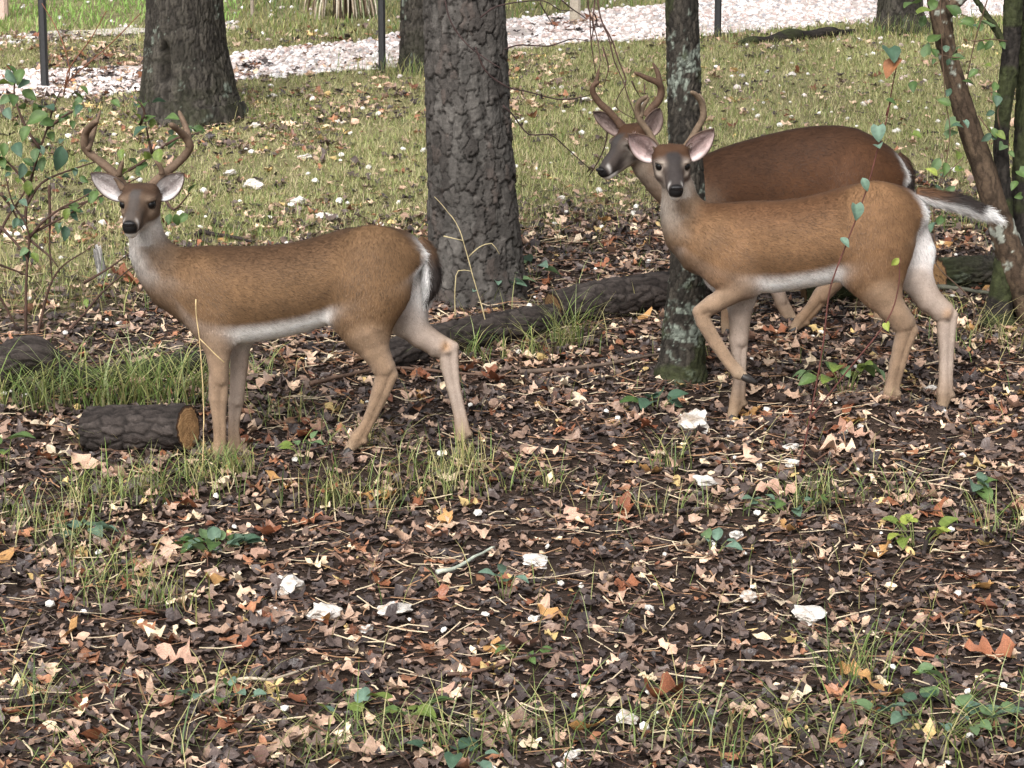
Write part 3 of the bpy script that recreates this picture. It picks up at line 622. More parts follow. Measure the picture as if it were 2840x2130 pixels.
def make_deer(key, label, m, coat, trunk, neck, legs, head, antlers, ears, tail, seed, nh=100000):
    Yd = DEER[key]; W = lambda x, y, lat=0: at(*m(x, y), Yd-lat); ppm = FPX/math.hypot(Yd, 1.6); mk = (m(1, 0)[0]-m(0, 0)[0])/ppm   # metres per traced unit
    g = np.random.default_rng(seed); pr = []
    back, side, legc, white, lav, neckc = [lin(*coat[q]) for q in ('back', 'side', 'leg', 'white', 'inner', 'neck')]
    # trunk
    st = arr([(W(x, t)[0], W(x, t)[2], W(x, b)[2], hw) for x, t, b, hw in trunk]); xs = np.linspace(st[0, 0], st[-1, 0], 160)
    ker = np.hanning(13); ker /= ker.sum(); sm_ = lambda q: np.convolve(np.pad(np.interp(xs, st[:, 0], q), 6, 'edge'), ker, 'valid')
    TR = Prim('loft', side, .035, (1, 0, -.25), x=xs, zt=sm_(st[:, 1]), zb=sm_(st[:, 2]), hw=sm_(st[:, 3]), y0=Yd); pr.append(TR)
    def chain(pts, k, col, lat, sy=1., k2=None):
        for i_, ((x0, y0, r0, *l0), (x1, y1, r1, *l1)) in enumerate(zip(pts[:-1], pts[1:])):
            kk = k if (i_ == 0 or k2 is None) else k2
            a, b = W(x0, y0, l0[0] if l0 else lat), W(x1, y1, l1[0] if l1 else lat)
            pr.append(Prim('rc', col, kk, unit(b-a), a=a, b=b, ra=r0*mk, rb=r1*mk, sy=sy))
    def cannon(pts, col, lat):
        q = arr([p[:2] for p in pts]); T2 = np.gradient(q, axis=0); T2 /= np.linalg.norm(T2, axis=1, keepdims=True)+1e-9
        nb = np.stack([T2[:, 1], -T2[:, 0]], -1); nb *= np.where(nb[:, :1] < 0, -1, 1)      # towards the rear of the animal
        last = len(pts)-1
        for sgn, fr, rf in ((-1, .30, .74), (1, .52, .52)):
            pp = [(x+nb[i, 0]*r*fr*sgn*(1 if i < last else .3), y+nb[i, 1]*r*fr*sgn*(1 if i < last else .3), r*(rf if 0 < i < last-1 else .84 if sgn < 0 else .5)) for i, (x, y, r) in enumerate(pts)]
            chain(pp, .004, col, lat, 1., .004)
        x, y, r = pts[-2]; a = W(x+r*.9, y+r*.35, lat); pr.append(Prim('el', col*.45, .006, (0, 0, -1), c=a, r=arr((.012, .018, .012)), R=np.eye(3)))   # dew claws
    n_tr = len(pr); chain(neck[::-1], .05, neckc, 0); n_nk = len(pr)
    leg_id = {}
    for sidee, top, low in legs:
        i0 = len(pr); la = sidee
        chain(top, .045, side if sidee > 0 else lav*.55+white*.45, la, .62); i1 = len(pr); nlow = len(low); chain(low[:3], .022, legc, la, 1., .006); cannon(low[2:], legc, la); leg_id[(i0, i1, len(pr))] = sidee
    # head
    hc = W(*head['c'], head['lat']); Rh = rot_head(head['yaw'], head['pitch'], head.get('roll', 0)); s = head['s']
    HL = lambda p: hc+Rh@(arr(p)*s); i_h = len(pr)
    def hrc(a, b, ra, rb, k=.022): pr.append(Prim('rc', neckc, k, unit(Rh@(arr(a)-arr(b))) if a[1] > b[1] else unit(Rh@(arr(b)-arr(a)))*-1, a=HL(a), b=HL(b), ra=ra*s, rb=rb*s, sy=1))
    def hel(c, r, k=.02): pr.append(Prim('el', neckc, k, Rh@arr((0, -1, 0)), c=HL(c), r=arr(r)*s, R=Rh))
    hel((0, -.055, .008), (.071, .085, .050)); hel((.040, -.052, .044), (.020, .026, .016)); hel((-.040, -.052, .044), (.020, .026, .016)); hrc((0, .02, .002), (0, .115, -.028), .040, .029); hrc((0, .115, -.030), (0, .160, -.042), .029, .028)
    hrc((0, -.05, -.045), (0, .148, -.070), .043, .0175); hel((.040, -.018, -.028), (.026, .046, .042)); hel((-.040, -.018, -.028), (.026, .046, .042))
    hel((.048, .008, .025), (.022, .034, .013), .010); hel((-.048, .008, .025), (.022, .034, .013), .010); hel((0, .01, .03), (.035, .06, .022))
    a0 = W(*neck[-1][:2], neck[-1][3] if len(neck[-1]) > 3 else 0)
    pr.append(Prim('rc', neckc, .035, unit(a0-hc), a=HL((0, -.07, -.02)), b=a0, ra=.052*s, rb=neck[-1][2]*mk, sy=1))
    h = .0058; D, lo = evaluate(pr, h); V, F = nets(D, lo, h)
    # colours and hair direction from the nearest forms
    dist = np.stack([p.d(V[:, 0], V[:, 1], V[:, 2]) for p in pr], 1); wt = np.exp(-np.maximum(dist-dist.min(1, keepdims=True), 0)/.012); wt /= wt.sum(1, keepdims=True)
    flow = unit(wt@np.array([p.flow for p in pr])); col = wt@np.array([p.col for p in pr])
    fn = np.cross(V[F[:, 2]]-V[F[:, 0]], V[F[:, 3]]-V[F[:, 1]]); N = np.zeros_like(V)
    for q in range(4): np.add.at(N, F[:, q], fn)
    N = unit(N)
    rel = (V[:, 2]-np.interp(V[:, 0], TR.p['x'], TR.p['zb']))/np.interp(V[:, 0], TR.p['x'], TR.p['zt']-TR.p['zb'])
    wtr = wt[:, 0:1]; nz = fbm(V[:, 0]*9, V[:, 1]*9, V[:, 2]*9, seed, 3)[:, None]
    legtop = np.zeros(len(V)); hairlen = np.full(len(V), .015)
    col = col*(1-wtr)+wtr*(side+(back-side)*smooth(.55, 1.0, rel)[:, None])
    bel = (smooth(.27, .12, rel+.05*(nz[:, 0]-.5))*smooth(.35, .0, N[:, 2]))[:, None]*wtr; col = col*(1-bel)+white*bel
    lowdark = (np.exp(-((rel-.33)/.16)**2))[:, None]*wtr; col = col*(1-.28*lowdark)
    for (i0, i1, i2), sd in leg_id.items():
        wu, wl = wt[:, i0:i1].sum(1), wt[:, i1:i2].sum(1); inw = N[:, 1]*sd          # >0: faces the other leg
        t = smooth(-.15, .45, inw); zl = smooth(W(*legs[0][2][0][:2])[2]+.05, W(*legs[0][2][-1][:2])[2]+.25, V[:, 2])
        m_ = (wu*smooth(.0, .5, inw))[:, None]; col = col*(1-m_)+lav*m_
        m_ = (wl*t*smooth(.03, .28, (V[:, 2]-V[:, 2].min())/.9)*.9)[:, None]; col = col*(1-m_)+lav*m_
        hairlen = hairlen*(1-wl)+.007*wl
    wn = wt[:, n_tr:n_nk].sum(1)
    mott0 = fbm(V[:, 0]*30, V[:, 1]*30, V[:, 2]*30, seed+8, 2)
    # throat runs down the front of the neck
    fr = smooth(.05, .8, -N[:, 0]*.9-N[:, 1]*.15+.35*(mott0-.5))*smooth(.35, .05, N[:, 2])*wn*smooth(W(*neck[0][:2])[2]-.02, W(*neck[-2][:2])[2], V[:, 2]); col = col*(1-.9*fr[:, None])+lin(*coat['throat'])*.9*fr[:, None]
    mott = fbm(V[:, 0]*38, V[:, 1]*38, V[:, 2]*38, seed+5, 2)[:, None]; col = col*(.80+.40*mott)
    # face, in head coordinates
    hp = (V-hc)@Rh/s; wh = wt[:, i_h:].sum(1); x, y, z = hp.T; ax_ = np.abs(x); nh_ = N@Rh
    hcol = np.broadcast_to(lin(*coat['face']), V.shape).copy()
    def paint(c, a): nonlocal hcol; a = np.clip(a, 0, 1)[:, None]; hcol = hcol*(1-a)+arr(c)*a
    paint(lin(*coat['brow']), smooth(.012, .03, z+.2*(-y))*smooth(.05, .0, y)*smooth(-.3, .3, nh_[:, 2]+.3*nh_[:, 1]))
    paint(lin(*coat['muzzle']), smooth(head.get('stripe', .026), head.get('stripe', .026)*.45, ax_+.012*(fbm(x*60, y*60, z*60, seed, 2)-.5))*smooth(-.012, .03, y)*smooth(.0, .5, nh_[:, 2]+.5*nh_[:, 1])*.9)
    paint(lin(*coat['cheek']), smooth(.05, .09, y)*.6)
    de = np.sqrt((ax_-.055)**2+((y-.018)*.8)**2+((z-.004)*1.2)**2)
    rg = head.get('ring', .85)
    paint(lin(*coat['eyering']), np.exp(-((ax_-.040)/.016)**2-((z-.020)/.011)**2-((y-.03)/.03)**2)*rg); paint(lin(*coat['eyering']), np.exp(-((ax_-.054)/.013)**2-((z+.024)/.010)**2-((y-.03)/.03)**2)*rg*.9); paint(lin(*coat['eyering']), smooth(.031, .023, de)*rg*.45)
    paint(lin(30, 25, 24), smooth(.0225, .0185, de))
    paint(lin(*coat['eyering']), np.exp(-((ax_-.040)/.012)**2-((y-.055)/.02)**2)*smooth(.0, -.03, z)*.35)
    paint(lin(*coat['throat']), smooth(-.050, -.068, z+.12*y)*.9)
    paint(lin(222, 216, 210), np.exp(-((y-.152)/.008)**2)*smooth(.014, .026, ax_)*.5)
    paint(lin(225, 220, 214), smooth(.10, .13, y)*smooth(-.060, -.068, z)); paint(lin(24, 22, 22), smooth(.166, .172, y)*smooth(.034, .026, ax_)*smooth(-.064, -.056, z))
    paint(lin(40, 35, 33), np.exp(-((z+.0585)/.004)**2)*smooth(.09, .12, y)*.9)
    face = smooth(-.15, -.07, y)*wh; face = np.maximum(face, smooth(-.02, .02, y)*(wh > .3)); col = col*(1-face[:, None])+hcol*face[:, None]
    hairlen = hairlen*(1-wh)+(.006+.010*smooth(-.03, -.1, y))*wh; hairlen = np.where((y > .05) & (wh > .4), .004, hairlen)
    # white rump and under the tail
    tb = W(*tail['pts'][0][:2]); ru = smooth(.085, .03, np.abs(V[:, 1]-Yd)+.03*(mott0-.5))*smooth(.1, .5, N[:, 0])*smooth(-.30, -.15, V[:, 0]-tb[0])*smooth(-.42, -.02, V[:, 2]-tb[2])*smooth(.03, -.05, V[:, 2]-tb[2])*wtr[:, 0]
    col = col*(1-ru[:, None])+white*ru[:, None]; hairlen = hairlen+.012*ru
    for sd_, tp_, lw_ in legs[2:]:                                       # tarsal tuft on the inner hock, pale feet
        if sd_ < 0:
            hk = W(*lw_[3][:2], sd_)+arr((-.01, -.03, .015)); q2 = ((V-hk)**2).sum(1); a_ = np.exp(-q2/.020**2)[:, None]; col = col*(1-.8*a_)+lin(176, 136, 96)*.8*a_
            q2 = ((V-hk-arr((.008, 0, -.028)))**2/arr((.016, .03, .009))**2).sum(1); a_ = np.exp(-q2)[:, None]; col = col*(1-.75*a_)+lin(52, 40, 32)*.75*a_
    for sd_, tp_, lw_ in legs:
        kn = W(*lw_[-1][:2], sd_); a_ = (np.exp(-((V-kn)**2).sum(1)/.05**2)*(wt[:, n_nk:i_h].sum(1) > .5))[:, None]; col = col*(1-.35*a_)+lin(196, 176, 152)*.35*a_
    col = np.clip(col*(.78+.44*nz), .003, .9)  # blotchy coat tone, widened so muscle shading is put into the colour
    base = arr((np.mean(st[:, 0]), Yd, float(gz(np.mean(st[:, 0]), Yd)))); T = thing('deer', base, label, 'deer', None)
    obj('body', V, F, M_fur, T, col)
    nofur = np.where((y > .145) & (wh > .4), 0, 1.)*np.where((de < .021) & (wh > .4), 0, 1)
    HV, HF, HC = hairs(V, F, col, flow, nh, hairlen, .0011, g, .22, nofur*(1+.8*(N[:, 1] < .3)))
    o = obj('fur', HV, HF, M_hair, T, np.clip(HC, .003, .95), False); o['kind'] = 'stuff'
    # eyes, nose
    for sx in (-1, 1):
        v, f = sphere(HL((sx*.0485, .0190, .004)), .0168*s); obj('eye', v, f, M_eye, T, None)
    v, f = sphere((0, 0, 0), (1, 1, 1), None, 24, 16); n_ = unit(v); nx, nyy, nzz = n_.T
    sq = lambda q: np.sign(q)*np.abs(q)**.75; v = np.c_[sq(nx)*(.0215+.0045*nzz), nyy*.009, sq(nzz)*.0145]; v = v*(1-.30*np.exp(-((np.abs(nx)-.62)/.2)**2-((nzz+.05)/.26)**2)*(nyy > 0))[:, None]; v[:, 1] += .179; v[:, 2] += -.033; v[:, 1] += .35*(v[:, 2]+.033)
    obj('nose', hc+(v*s)@Rh.T, f[:, ::-1], M_nose, T)
    # ears
    dark = lin(*coat['ear'])
    for bx, tp, wid, nr in ears:
        b_, t_ = HL(bx), at(*tp[0], Yd-tp[1]); v, f, c, (P_, n0, ax2, inn) = ear_mesh(b_, t_, wid, arr(nr), dark, lin(*coat['earin']))
        e = obj('ear', v, f, M_fur, T, c)
        q = g.integers(0, P_.shape[0]-3, 1100)*P_.shape[1]+g.integers(2, P_.shape[1]-2, 1100); pp = P_.reshape(-1, 3)[q]+g.normal(0, .004, (1100, 3)); L = g.uniform(.008, .022, 1100)[:, None]
        dr = unit(ax2[None]*.7+n0.reshape(-1, 3)[q]*.35+g.normal(0, .3, (1100, 3))); sd = unit(np.cross(dr, arr((0, 1, .2))))*.0007
        o = obj('ear_hair', np.stack([pp-sd, pp+sd, pp+dr*L], 1).reshape(-1, 3), np.arange(3300).reshape(-1, 3), M_hair, e, np.repeat(np.clip(inn.reshape(-1, 3)[q]*1.1, 0, .9), 3, 0), False); o['kind'] = 'stuff'
    # antlers: each beam with its tines
    for A in antlers:
        mx = Mix()
        for pts in A:
            P_ = arr([at(*p[0], Yd-p[1]) for p in pts]); r_ = arr([p[2] for p in pts]); Q = resample(np.c_[P_, r_], .008)
            rr = Q[:, 3]*(.94+.14*vnoise(np.arange(len(Q))*.33, 0, 0, seed)); rr *= 1.2; rr[-2:] *= (.9, .55)
            v, f = tube(Q[:, :3], rr, 12)
            nn = vnoise(v[:, 0]*60, v[:, 1]*60, v[:, 2]*60, seed)[:, None]
            mx.add(v, f, lin(*coat['antler'])*(.75+.5*nn))
        mx.build('antler', M_antler, T)
    # tail: core plus long hair
    tp = [(W(x_, y_, la), r_) for x_, y_, r_, la in tail['pts']]; Q = resample(np.c_[arr([p[0] for p in tp]), arr([p[1]*mk for p in tp])], .01)
    v, f = tube(Q[:, :3], Q[:, 3], 14); up = unit(arr(tail['up'])); n = len(Q); sides = 14
    cen = np.r_[np.repeat(Q[:, :3], sides, 0), Q[:1, :3], Q[-1:, :3]]; dn = unit(v-cen+1e-9); tt = np.r_[np.repeat(np.linspace(0, 1, n), sides), 0, 1]
    topc = back*(1-smooth(.1, .45, tt)[:, None])+lin(46, 38, 35)*smooth(.1, .45, tt)[:, None]
    ud = smooth(tail['split'], tail['split']+.35, dn@up)[:, None]; tc = topc*ud+lin(236, 234, 232)*(1-ud); wt_ = smooth(tail['tip'], tail['tip']+.08, tt)[:, None]; tc = tc*(1-wt_)+lin(240, 238, 236)*wt_
    tl = obj('tail', v, f, M_fur, T, tc)
    TT = unit(np.gradient(Q[:, :3], axis=0)); fl = np.r_[np.repeat(TT, sides, 0), TT[:1], TT[-1:]]; gq = f[0]
    HV, HF, HC = hairs(v, gq, tc, fl, 5000, np.full(len(v), tail.get('len', .05)), .0015, g, .22)
    o = obj('tail_hair', HV, HF, M_hair, tl, np.clip(HC, .003, .95), False); o['kind'] = 'stuff'
    # hooves: two toes each
    for (sidee, top, low), hv in zip(legs, head['hooves']):
        if hv is None: continue
        hx, hy, dx, dy = hv; p = W(hx, hy, sidee); dirv = unit(W(hx+dx, hy+dy, sidee)-p)
        hf = Mix()
        for sx in (-1, 1):
            b_ = p+arr((0, sx*.012, 0)); v, f = tube([b_-dirv*.012, b_+dirv*.018, b_+dirv*.05], [.013, .0155, .006], 8, .008); hf.add(v, f, lin(50, 46, 44))
        hf.build('hoof', M_hoof, T)
    return T

COAT = dict(back=(86, 64, 46), side=(113, 87, 62), leg=(132, 108, 85), white=(252, 250, 248), inner=(230, 221, 217), neck=(110, 88, 68), throat=(200, 195, 190),
            face=(98, 80, 66), brow=(72, 55, 43), muzzle=(74, 70, 68), cheek=(76, 67, 61), eyering=(160, 140, 122), ear=(98, 80, 68), earin=(204, 196, 194), antler=(106, 88, 73))
def px3(p, la, r): return (Z3(*p), la, r)
def beam(zf, pts, lat, rad):
    n = len(pts); ls = np.interp(np.linspace(0, 1, n), np.linspace(0, 1, len(lat)), lat); rs = np.interp(np.linspace(0, 1, n), np.linspace(0, 1, len(rad)), rad)
    return [(zf(*p), l, r) for p, l, r in zip(pts, ls, rs)]

make_deer('a', 'antlered buck standing beside the short sawn log, facing the camera', Z1, COAT,
    trunk=[(466, 770, 860, .05), (485, 710, 910, .085), (520, 682, 970, .105), (570, 672, 1035, .115), (640, 669, 1064, .125), (740, 672, 1088, .14), (850, 670, 1076, .15), (950, 662, 1058, .15), (1040, 643, 1036, .148),
           (1120, 620, 1012, .145), (1200, 597, 975, .14), (1300, 584, 930, .135), (1400, 588, 880, .125), (1480, 612, 830, .105), (1530, 648, 770, .075), (1556, 690, 730, .035)],
    neck=[(560, 860, 150), (480, 820, 118), (412, 760, 92), (366, 690, 72, .02), (348, 610, 60, .05)],
    legs=[(.075, [(600, 850, 120), (640, 960, 105), (655, 1070, 66)], [(655, 1070, 62), (660, 1150, 48), (664, 1240, 40), (660, 1325, 40), (662, 1380, 31), (666, 1450, 27), (668, 1520, 27), (664, 1560, 31), (652, 1600, 24)]),
          (-.06, [(690, 960, 90), (745, 1060, 60)], [(752, 1060, 48), (750, 1180, 38), (738, 1335, 32), (730, 1390, 26), (726, 1460, 23), (732, 1535, 29), (724, 1582, 22)]),
          (.085, [(1330, 740, 150), (1310, 850, 160), (1280, 960, 125), (1300, 1050, 88)], [(1300, 1040, 84), (1330, 1110, 62), (1372, 1190, 48), (1385, 1222, 46), (1358, 1300, 38), (1322, 1390, 28), (1290, 1455, 26), (1262, 1498, 31), (1222, 1552, 24)]),
          (-.07, [(1420, 760, 130), (1470, 850, 110), (1455, 960, 95)], [(1460, 970, 82), (1530, 1052, 58), (1600, 1095, 50), (1650, 1115, 45), (1655, 1190, 38), (1672, 1280, 29), (1698, 1390, 27), (1714, 1468, 31), (1704, 1525, 22)])],
    head=dict(c=(316, 490), lat=.115, yaw=R(-2), pitch=R(9), s=1.0, ring=.55, hooves=[(650, 1596, -4, 10), (722, 1578, -3, 10), (1222, 1550, -8, 9), (1704, 1520, -1, 10)]),
    antlers=[[beam(Z3, [(575, 960), (540, 900), (480, 810), (330, 680), (190, 575), (135, 480), (150, 350), (205, 275), (280, 212)], [.045, .05, .05, .08, .16], [.0165, .0128, .0125, .0115, .0085]),
              beam(Z3, [(165, 540), (205, 440), (240, 320), (312, 98)], [.07, .03, .01], [.010, .0085, .004]), beam(Z3, [(510, 820), (528, 740), (560, 655)], [.09, .11], [.010, .0075, .004])],
             [beam(Z3, [(865, 955), (900, 900), (1000, 810), (1130, 700), (1240, 590), (1290, 490), (1235, 390), (1150, 310), (1075, 252)], [.045, .05, .05, .08, .16], [.0165, .0128, .0125, .0115, .0085]),
              beam(Z3, [(1280, 500), (1265, 360), (1235, 260), (1168, 108)], [.07, .03, .01], [.011, .0095, .006]), beam(Z3, [(985, 800), (962, 715), (905, 655)], [.09, .11], [.010, .0075, .004])]],
    ears=[((-.060, -.075, .010), (Z3(205, 785), .07), .085, (-.25, -1, .15)), ((.060, -.075, .010), (Z3(1228, 790), .07), .085, (.25, -1, .15))],
    tail=dict(pts=[(1520, 640, 22, 0), (1552, 690, 30, 0), (1572, 760, 36, 0), (1574, 830, 34, 0), (1558, 900, 10, 0)], up=(1, -.15, .1), split=-.35, tip=1.1, len=.045), seed=41)
C2 = dict(COAT, earin=(202, 180, 177), back=(96, 68, 47), side=(123, 93, 66), face=(86, 74, 68), muzzle=(48, 45, 45), cheek=(58, 52, 50), eyering=(206, 192, 178), brow=(72, 51, 37), throat=(170, 160, 150), neck=(118, 95, 74), antler=(108, 92, 76))
make_deer('b', 'buck with one foreleg raised and tail stretched out behind', Z2, C2,
    trunk=[(505, 750, 830, .05), (525, 690, 880, .085), (560, 664, 915, .10), (620, 655, 955, .11), (700, 652, 1000, .122), (790, 645, 1030, .138), (900, 645, 1026, .15), (1000, 633, 1010, .148), (1100, 609, 995, .145),
           (1200, 580, 968, .14), (1290, 566, 930, .132), (1380, 571, 885, .12), (1450, 592, 835, .098), (1495, 630, 770, .07), (1520, 680, 730, .035)],
    neck=[(590, 810, 140), (535, 770, 100), (502, 705, 74), (490, 640, 60, .03), (484, 585, 52, .05)],
    legs=[(.08, [(640, 830, 110), (710, 920, 100), (765, 985, 60)], [(760, 985, 58), (700, 1030, 48), (630, 1078, 38), (578, 1112, 34), (590, 1150, 31), (640, 1235, 28), (695, 1315, 25), (735, 1360, 27), (757, 1378, 22)]),
          (-.06, [(680, 950, 90), (740, 1040, 66)], [(745, 1040, 58), (742, 1130, 46), (738, 1225, 38), (740, 1300, 29), (740, 1400, 26), (734, 1480, 31), (712, 1545, 26)]),
          (.085, [(1310, 720, 150), (1300, 830, 155), (1300, 930, 118), (1330, 1020, 80)], [(1325, 1010, 78), (1370, 1085, 58), (1425, 1150, 48), (1442, 1185, 44), (1418, 1260, 36), (1400, 1330, 33), (1385, 1400, 29), (1378, 1440, 31), (1370, 1475, 24)]),
          (-.07, [(1420, 760, 110), (1475, 860, 70), (1475, 960, 66)], [(1478, 965, 64), (1530, 1055, 55), (1590, 1105, 46), (1608, 1125, 44), (1606, 1195, 38), (1605, 1290, 30), (1603, 1390, 29), (1602, 1445, 33), (1590, 1515, 24)])],
    head=dict(c=(460, 496), lat=.115, yaw=R(1), pitch=R(14), s=1.03, ring=1.0, stripe=.038, hooves=[(760, 1380, 8, 4), (708, 1548, -4, 9), (1370, 1468, -2, 10), (1588, 1512, -2, 10)]),
    antlers=[[beam(Z4, [(835, 985), (800, 930), (740, 810), (655, 690), (618, 590), (640, 490), (722, 428)], [.04, .04, .05, .10], [.0150, .0105, .0105, .0095, .007]), beam(Z4, [(650, 650), (668, 560), (735, 440)], [.05, .02], [.009, .008, .005])],
             [beam(Z4, [(1100, 985), (1150, 900), (1225, 770), (1288, 650), (1282, 520), (1225, 425), (1165, 385)], [.04, .04, .05, .10], [.0150, .0105, .0105, .0095, .007]), beam(Z4, [(1285, 580), (1285, 480), (1250, 405)], [.05, .02], [.009, .008, .005])]],
    ears=[((-.060, -.075, .008), (Z4(520, 815), .09), .098, (-.3, -1, .15)), ((.060, -.075, .008), (Z4(1400, 760), .09), .092, (.3, -1, .15))],
    tail=dict(pts=[(1480, 612, 26, 0), (1560, 632, 30, 0), (1660, 655, 34, 0), (1750, 690, 26, 0), (1812, 718, 10, 0)], up=(.1, -.2, 1), split=-.35, tip=.72, len=.05), seed=42)
C3 = dict(COAT, earin=(128, 112, 107), back=(60, 40, 27), side=(77, 51, 33), leg=(126, 102, 80), neck=(112, 92, 76), throat=(150, 138, 126), face=(70, 61, 55), brow=(66, 46, 33), muzzle=(56, 53, 52), cheek=(58, 52, 50), eyering=(176, 166, 156), ear=(112, 94, 84), antler=(86, 67, 54))  # earin is darker here: the shade on this deer's ears painted in
make_deer('c', 'darker reddish brown buck half hidden behind another deer and a slim tree', Z2, C3,
    trunk=[(500, 560, 640, .06), (530, 500, 700, .10), (590, 455, 760, .125), (660, 424, 800, .14), (760, 393, 835, .155), (860, 366, 850, .165), (960, 344, 845, .165), (1060, 330, 825, .16), (1150, 328, 790, .155), (1230, 340, 750, .15),
           (1310, 378, 710, .135), (1380, 425, 660, .11), (1425, 480, 610, .075), (1442, 530, 570, .035)],
    neck=[(600, 640, 140), (520, 600, 108), (440, 550, 84), (370, 490, 66, .02), (330, 440, 56, .04)],
    legs=[(.08, [(600, 730, 120), (640, 860, 90), (655, 960, 52)], [(655, 950, 46), (680, 1050, 32), (692, 1110, 26), (690, 1165, 24), (686, 1195, 22)]),
          (-.06, [(720, 780, 110), (800, 880, 66)], [(800, 880, 50), (890, 1000, 34), (915, 1060, 27), (945, 1120, 27), (955, 1145, 22)]),
          (.09, [(1220, 560, 150), (1200, 700, 140), (1160, 830, 100), (1150, 920, 66)], [(1155, 910, 62), (1130, 980, 44), (1085, 1040, 34), (1040, 1100, 28), (1000, 1145, 27), (965, 1185, 23)]),
          (-.07, [(1280, 620, 120), (1330, 760, 80), (1310, 860, 60)], [(1310, 870, 52), (1350, 950, 36), (1345, 1040, 28), (1330, 1120, 26), (1322, 1160, 22)])],
    head=dict(c=(268, 408), lat=.10, yaw=R(-48), pitch=R(24), s=1.05, ring=.5, hooves=[(688, 1188, -2, 9), (958, 1142, -2, 9), (968, 1182, -8, 7), (1322, 1152, -2, 9)]),
    antlers=[[beam(Z4, [(455, 745), (420, 690), (330, 590), (225, 490), (165, 395), (172, 320), (232, 282)], [.02, .03, .06], [.016, .0128, .0125, .0115, .008]), beam(Z4, [(178, 325), (205, 250), (225, 150)], [.05, .03], [.010, .008, .004])],
             [beam(Z4, [(700, 640), (760, 560), (838, 470), (862, 380), (835, 300), (710, 243), (588, 186)], [.085, .08, .12], [.016, .0135, .0135, .012, .006]), beam(Z4, [(848, 310), (825, 190), (775, 88)], [.09, .07], [.011, .009, .004])]],
    ears=[((-.060, -.075, .010), (Z4(165, 585), .02), .085, (-.5, -1, .1)), ((.060, -.075, .010), (Z4(845, 548), .10), .085, (.2, -1, .1))],
    tail=dict(pts=[(1400, 450, 18, 0), (1430, 500, 26, 0), (1438, 560, 28, 0), (1430, 640, 26, 0), (1415, 700, 12, 0)], up=(1, -.15, .1), split=-.25, tip=1.1, len=.045), seed=43, nh=80000)

# ------------------------------------------------------------------ trees
GREENS = [(76, 100, 56), (92, 116, 66), (108, 132, 92), (76, 102, 82), (116, 134, 66), (100, 124, 104)]
def crown_part(T, c, rx, rz, n, seed, size=.16):
    q = np.random.default_rng(seed); cl = q.normal(0, .55, (26, 3)); cl *= 1/np.maximum(1, np.linalg.norm(cl, axis=1, keepdims=True))
    k = q.integers(0, 26, n); P = c+(cl[k]+q.normal(0, .17, (n, 3)))*arr((rx, rx, rz)); Rm = rots(n, 1.0, q)
    V0 = arr([(-.3, 0, .03), (0, -.5, 0), (.3, 0, .03), (0, .5, 0)]); V = np.einsum('nij,vj->nvi', Rm, V0)*(size*q.uniform(.6, 1.3, n))[:, None, None]+P[:, None]
    cc = arr([lin(*GREENS[i]) for i in q.integers(0, 6, n)])*q.uniform(.5, .9, (n, 1))
    o = obj('crown', V.reshape(-1, 3), np.arange(n*4).reshape(-1, 4), M_green, T, np.repeat(cc, 4, 0)); return o
def edge_tree(name, label, base, edges, style, seed, res=.006, height=7., flare=None, crown=(1.6, 1.2, 1500)):
    b = ghit(*base); Y = b[1]; T = thing(name, b, label, 'tree'); pts, rad = [], []
    for py, xl, xr in edges[::-1]:                  # listed from the top of the picture down
        p = at((xl+xr)/2, py, Y); pts.append(p); rad.append((xr-xl)/2*np.linalg.norm(p-arr((0, 0, CAMH)))/FPX*.985)
    pts.insert(0, pts[0]+arr((0, 0, -.18))); rad.insert(0, rad[0]*1.12); lean = (pts[-1]-pts[-3])/max(1e-3, pts[-1][2]-pts[-3][2]); lean[:2] *= .35; lean[2] = 1
    zt = pts[-1][2]
    for k in (.4, 1.2, 2.5, height-2): pts.append(pts[len(edges)]+lean*k); rad.append(rad[len(edges)]*(1-.11*k))
    V, F, col, info = bark_stem(pts, rad, style, seed, res, flare, zt+.35)
    obj('trunk', V, F, M_bark, T, col)
    q = np.random.default_rng(seed); top = arr(pts[-1])
    for k in range(4):
        a = q.uniform(0, 6.28); d = arr((math.cos(a), math.sin(a), q.uniform(.3, .8))); s = arr(pts[-2])+(top-arr(pts[-2]))*(k/4)
        v, f = tube([s, s+d*.6, s+d*1.2+arr((0, 0, .25))], [rad[-1]*.5+.015, rad[-1]*.3+.01, .01], 7, .15); obj('limb', v, f, M_bark, T, np.broadcast_to(lin(84, 76, 70), v.shape))
    crown_part(T, top+arr((0, 0, .3)), crown[0], crown[1], crown[2], seed+5)
    return T
edge_tree('pine_tree', 'thick pine trunk with plated grey bark behind the log', (1318, 812),
          [(0, 1178, 1396), (120, 1181, 1401), (260, 1184, 1408), (400, 1187, 1418), (540, 1189, 1430), (660, 1191, 1441), (750, 1188, 1452), (812, 1176, 1470)], 'pine', 501, .0048,
          flare=lambda A, S: .05*np.exp(-S/.12)*np.cos(5*A+1))
edge_tree('oak_tree', 'broad flaring oak trunk with a dark slit hollow beside the drive', (525, 325),
          [(0, 408, 612), (80, 405, 619), (160, 400, 630), (220, 394, 645), (265, 388, 655), (300, 382, 668), (328, 374, 684)], 'oak', 502, .007,
          flare=lambda A, S: .06*np.exp(-S/.2)*np.cos(5*A-.6)+.02*np.cos(3*A+.5)-.34*np.exp(-((A-(2*math.pi-.36))/.085)**2-((S-.55)/.12)**4)-.12*np.exp(-((A-(2*math.pi-.26))/.07)**2-((S-.3)/.3)**2))
edge_tree('background_oak', 'grey mossy trunk partly hidden behind the plated pine', (1155, 198), [(0, 1113, 1208), (70, 1112, 1210), (140, 1110, 1214), (180, 1105, 1222), (200, 1096, 1232)], 'oak', 503, .008)
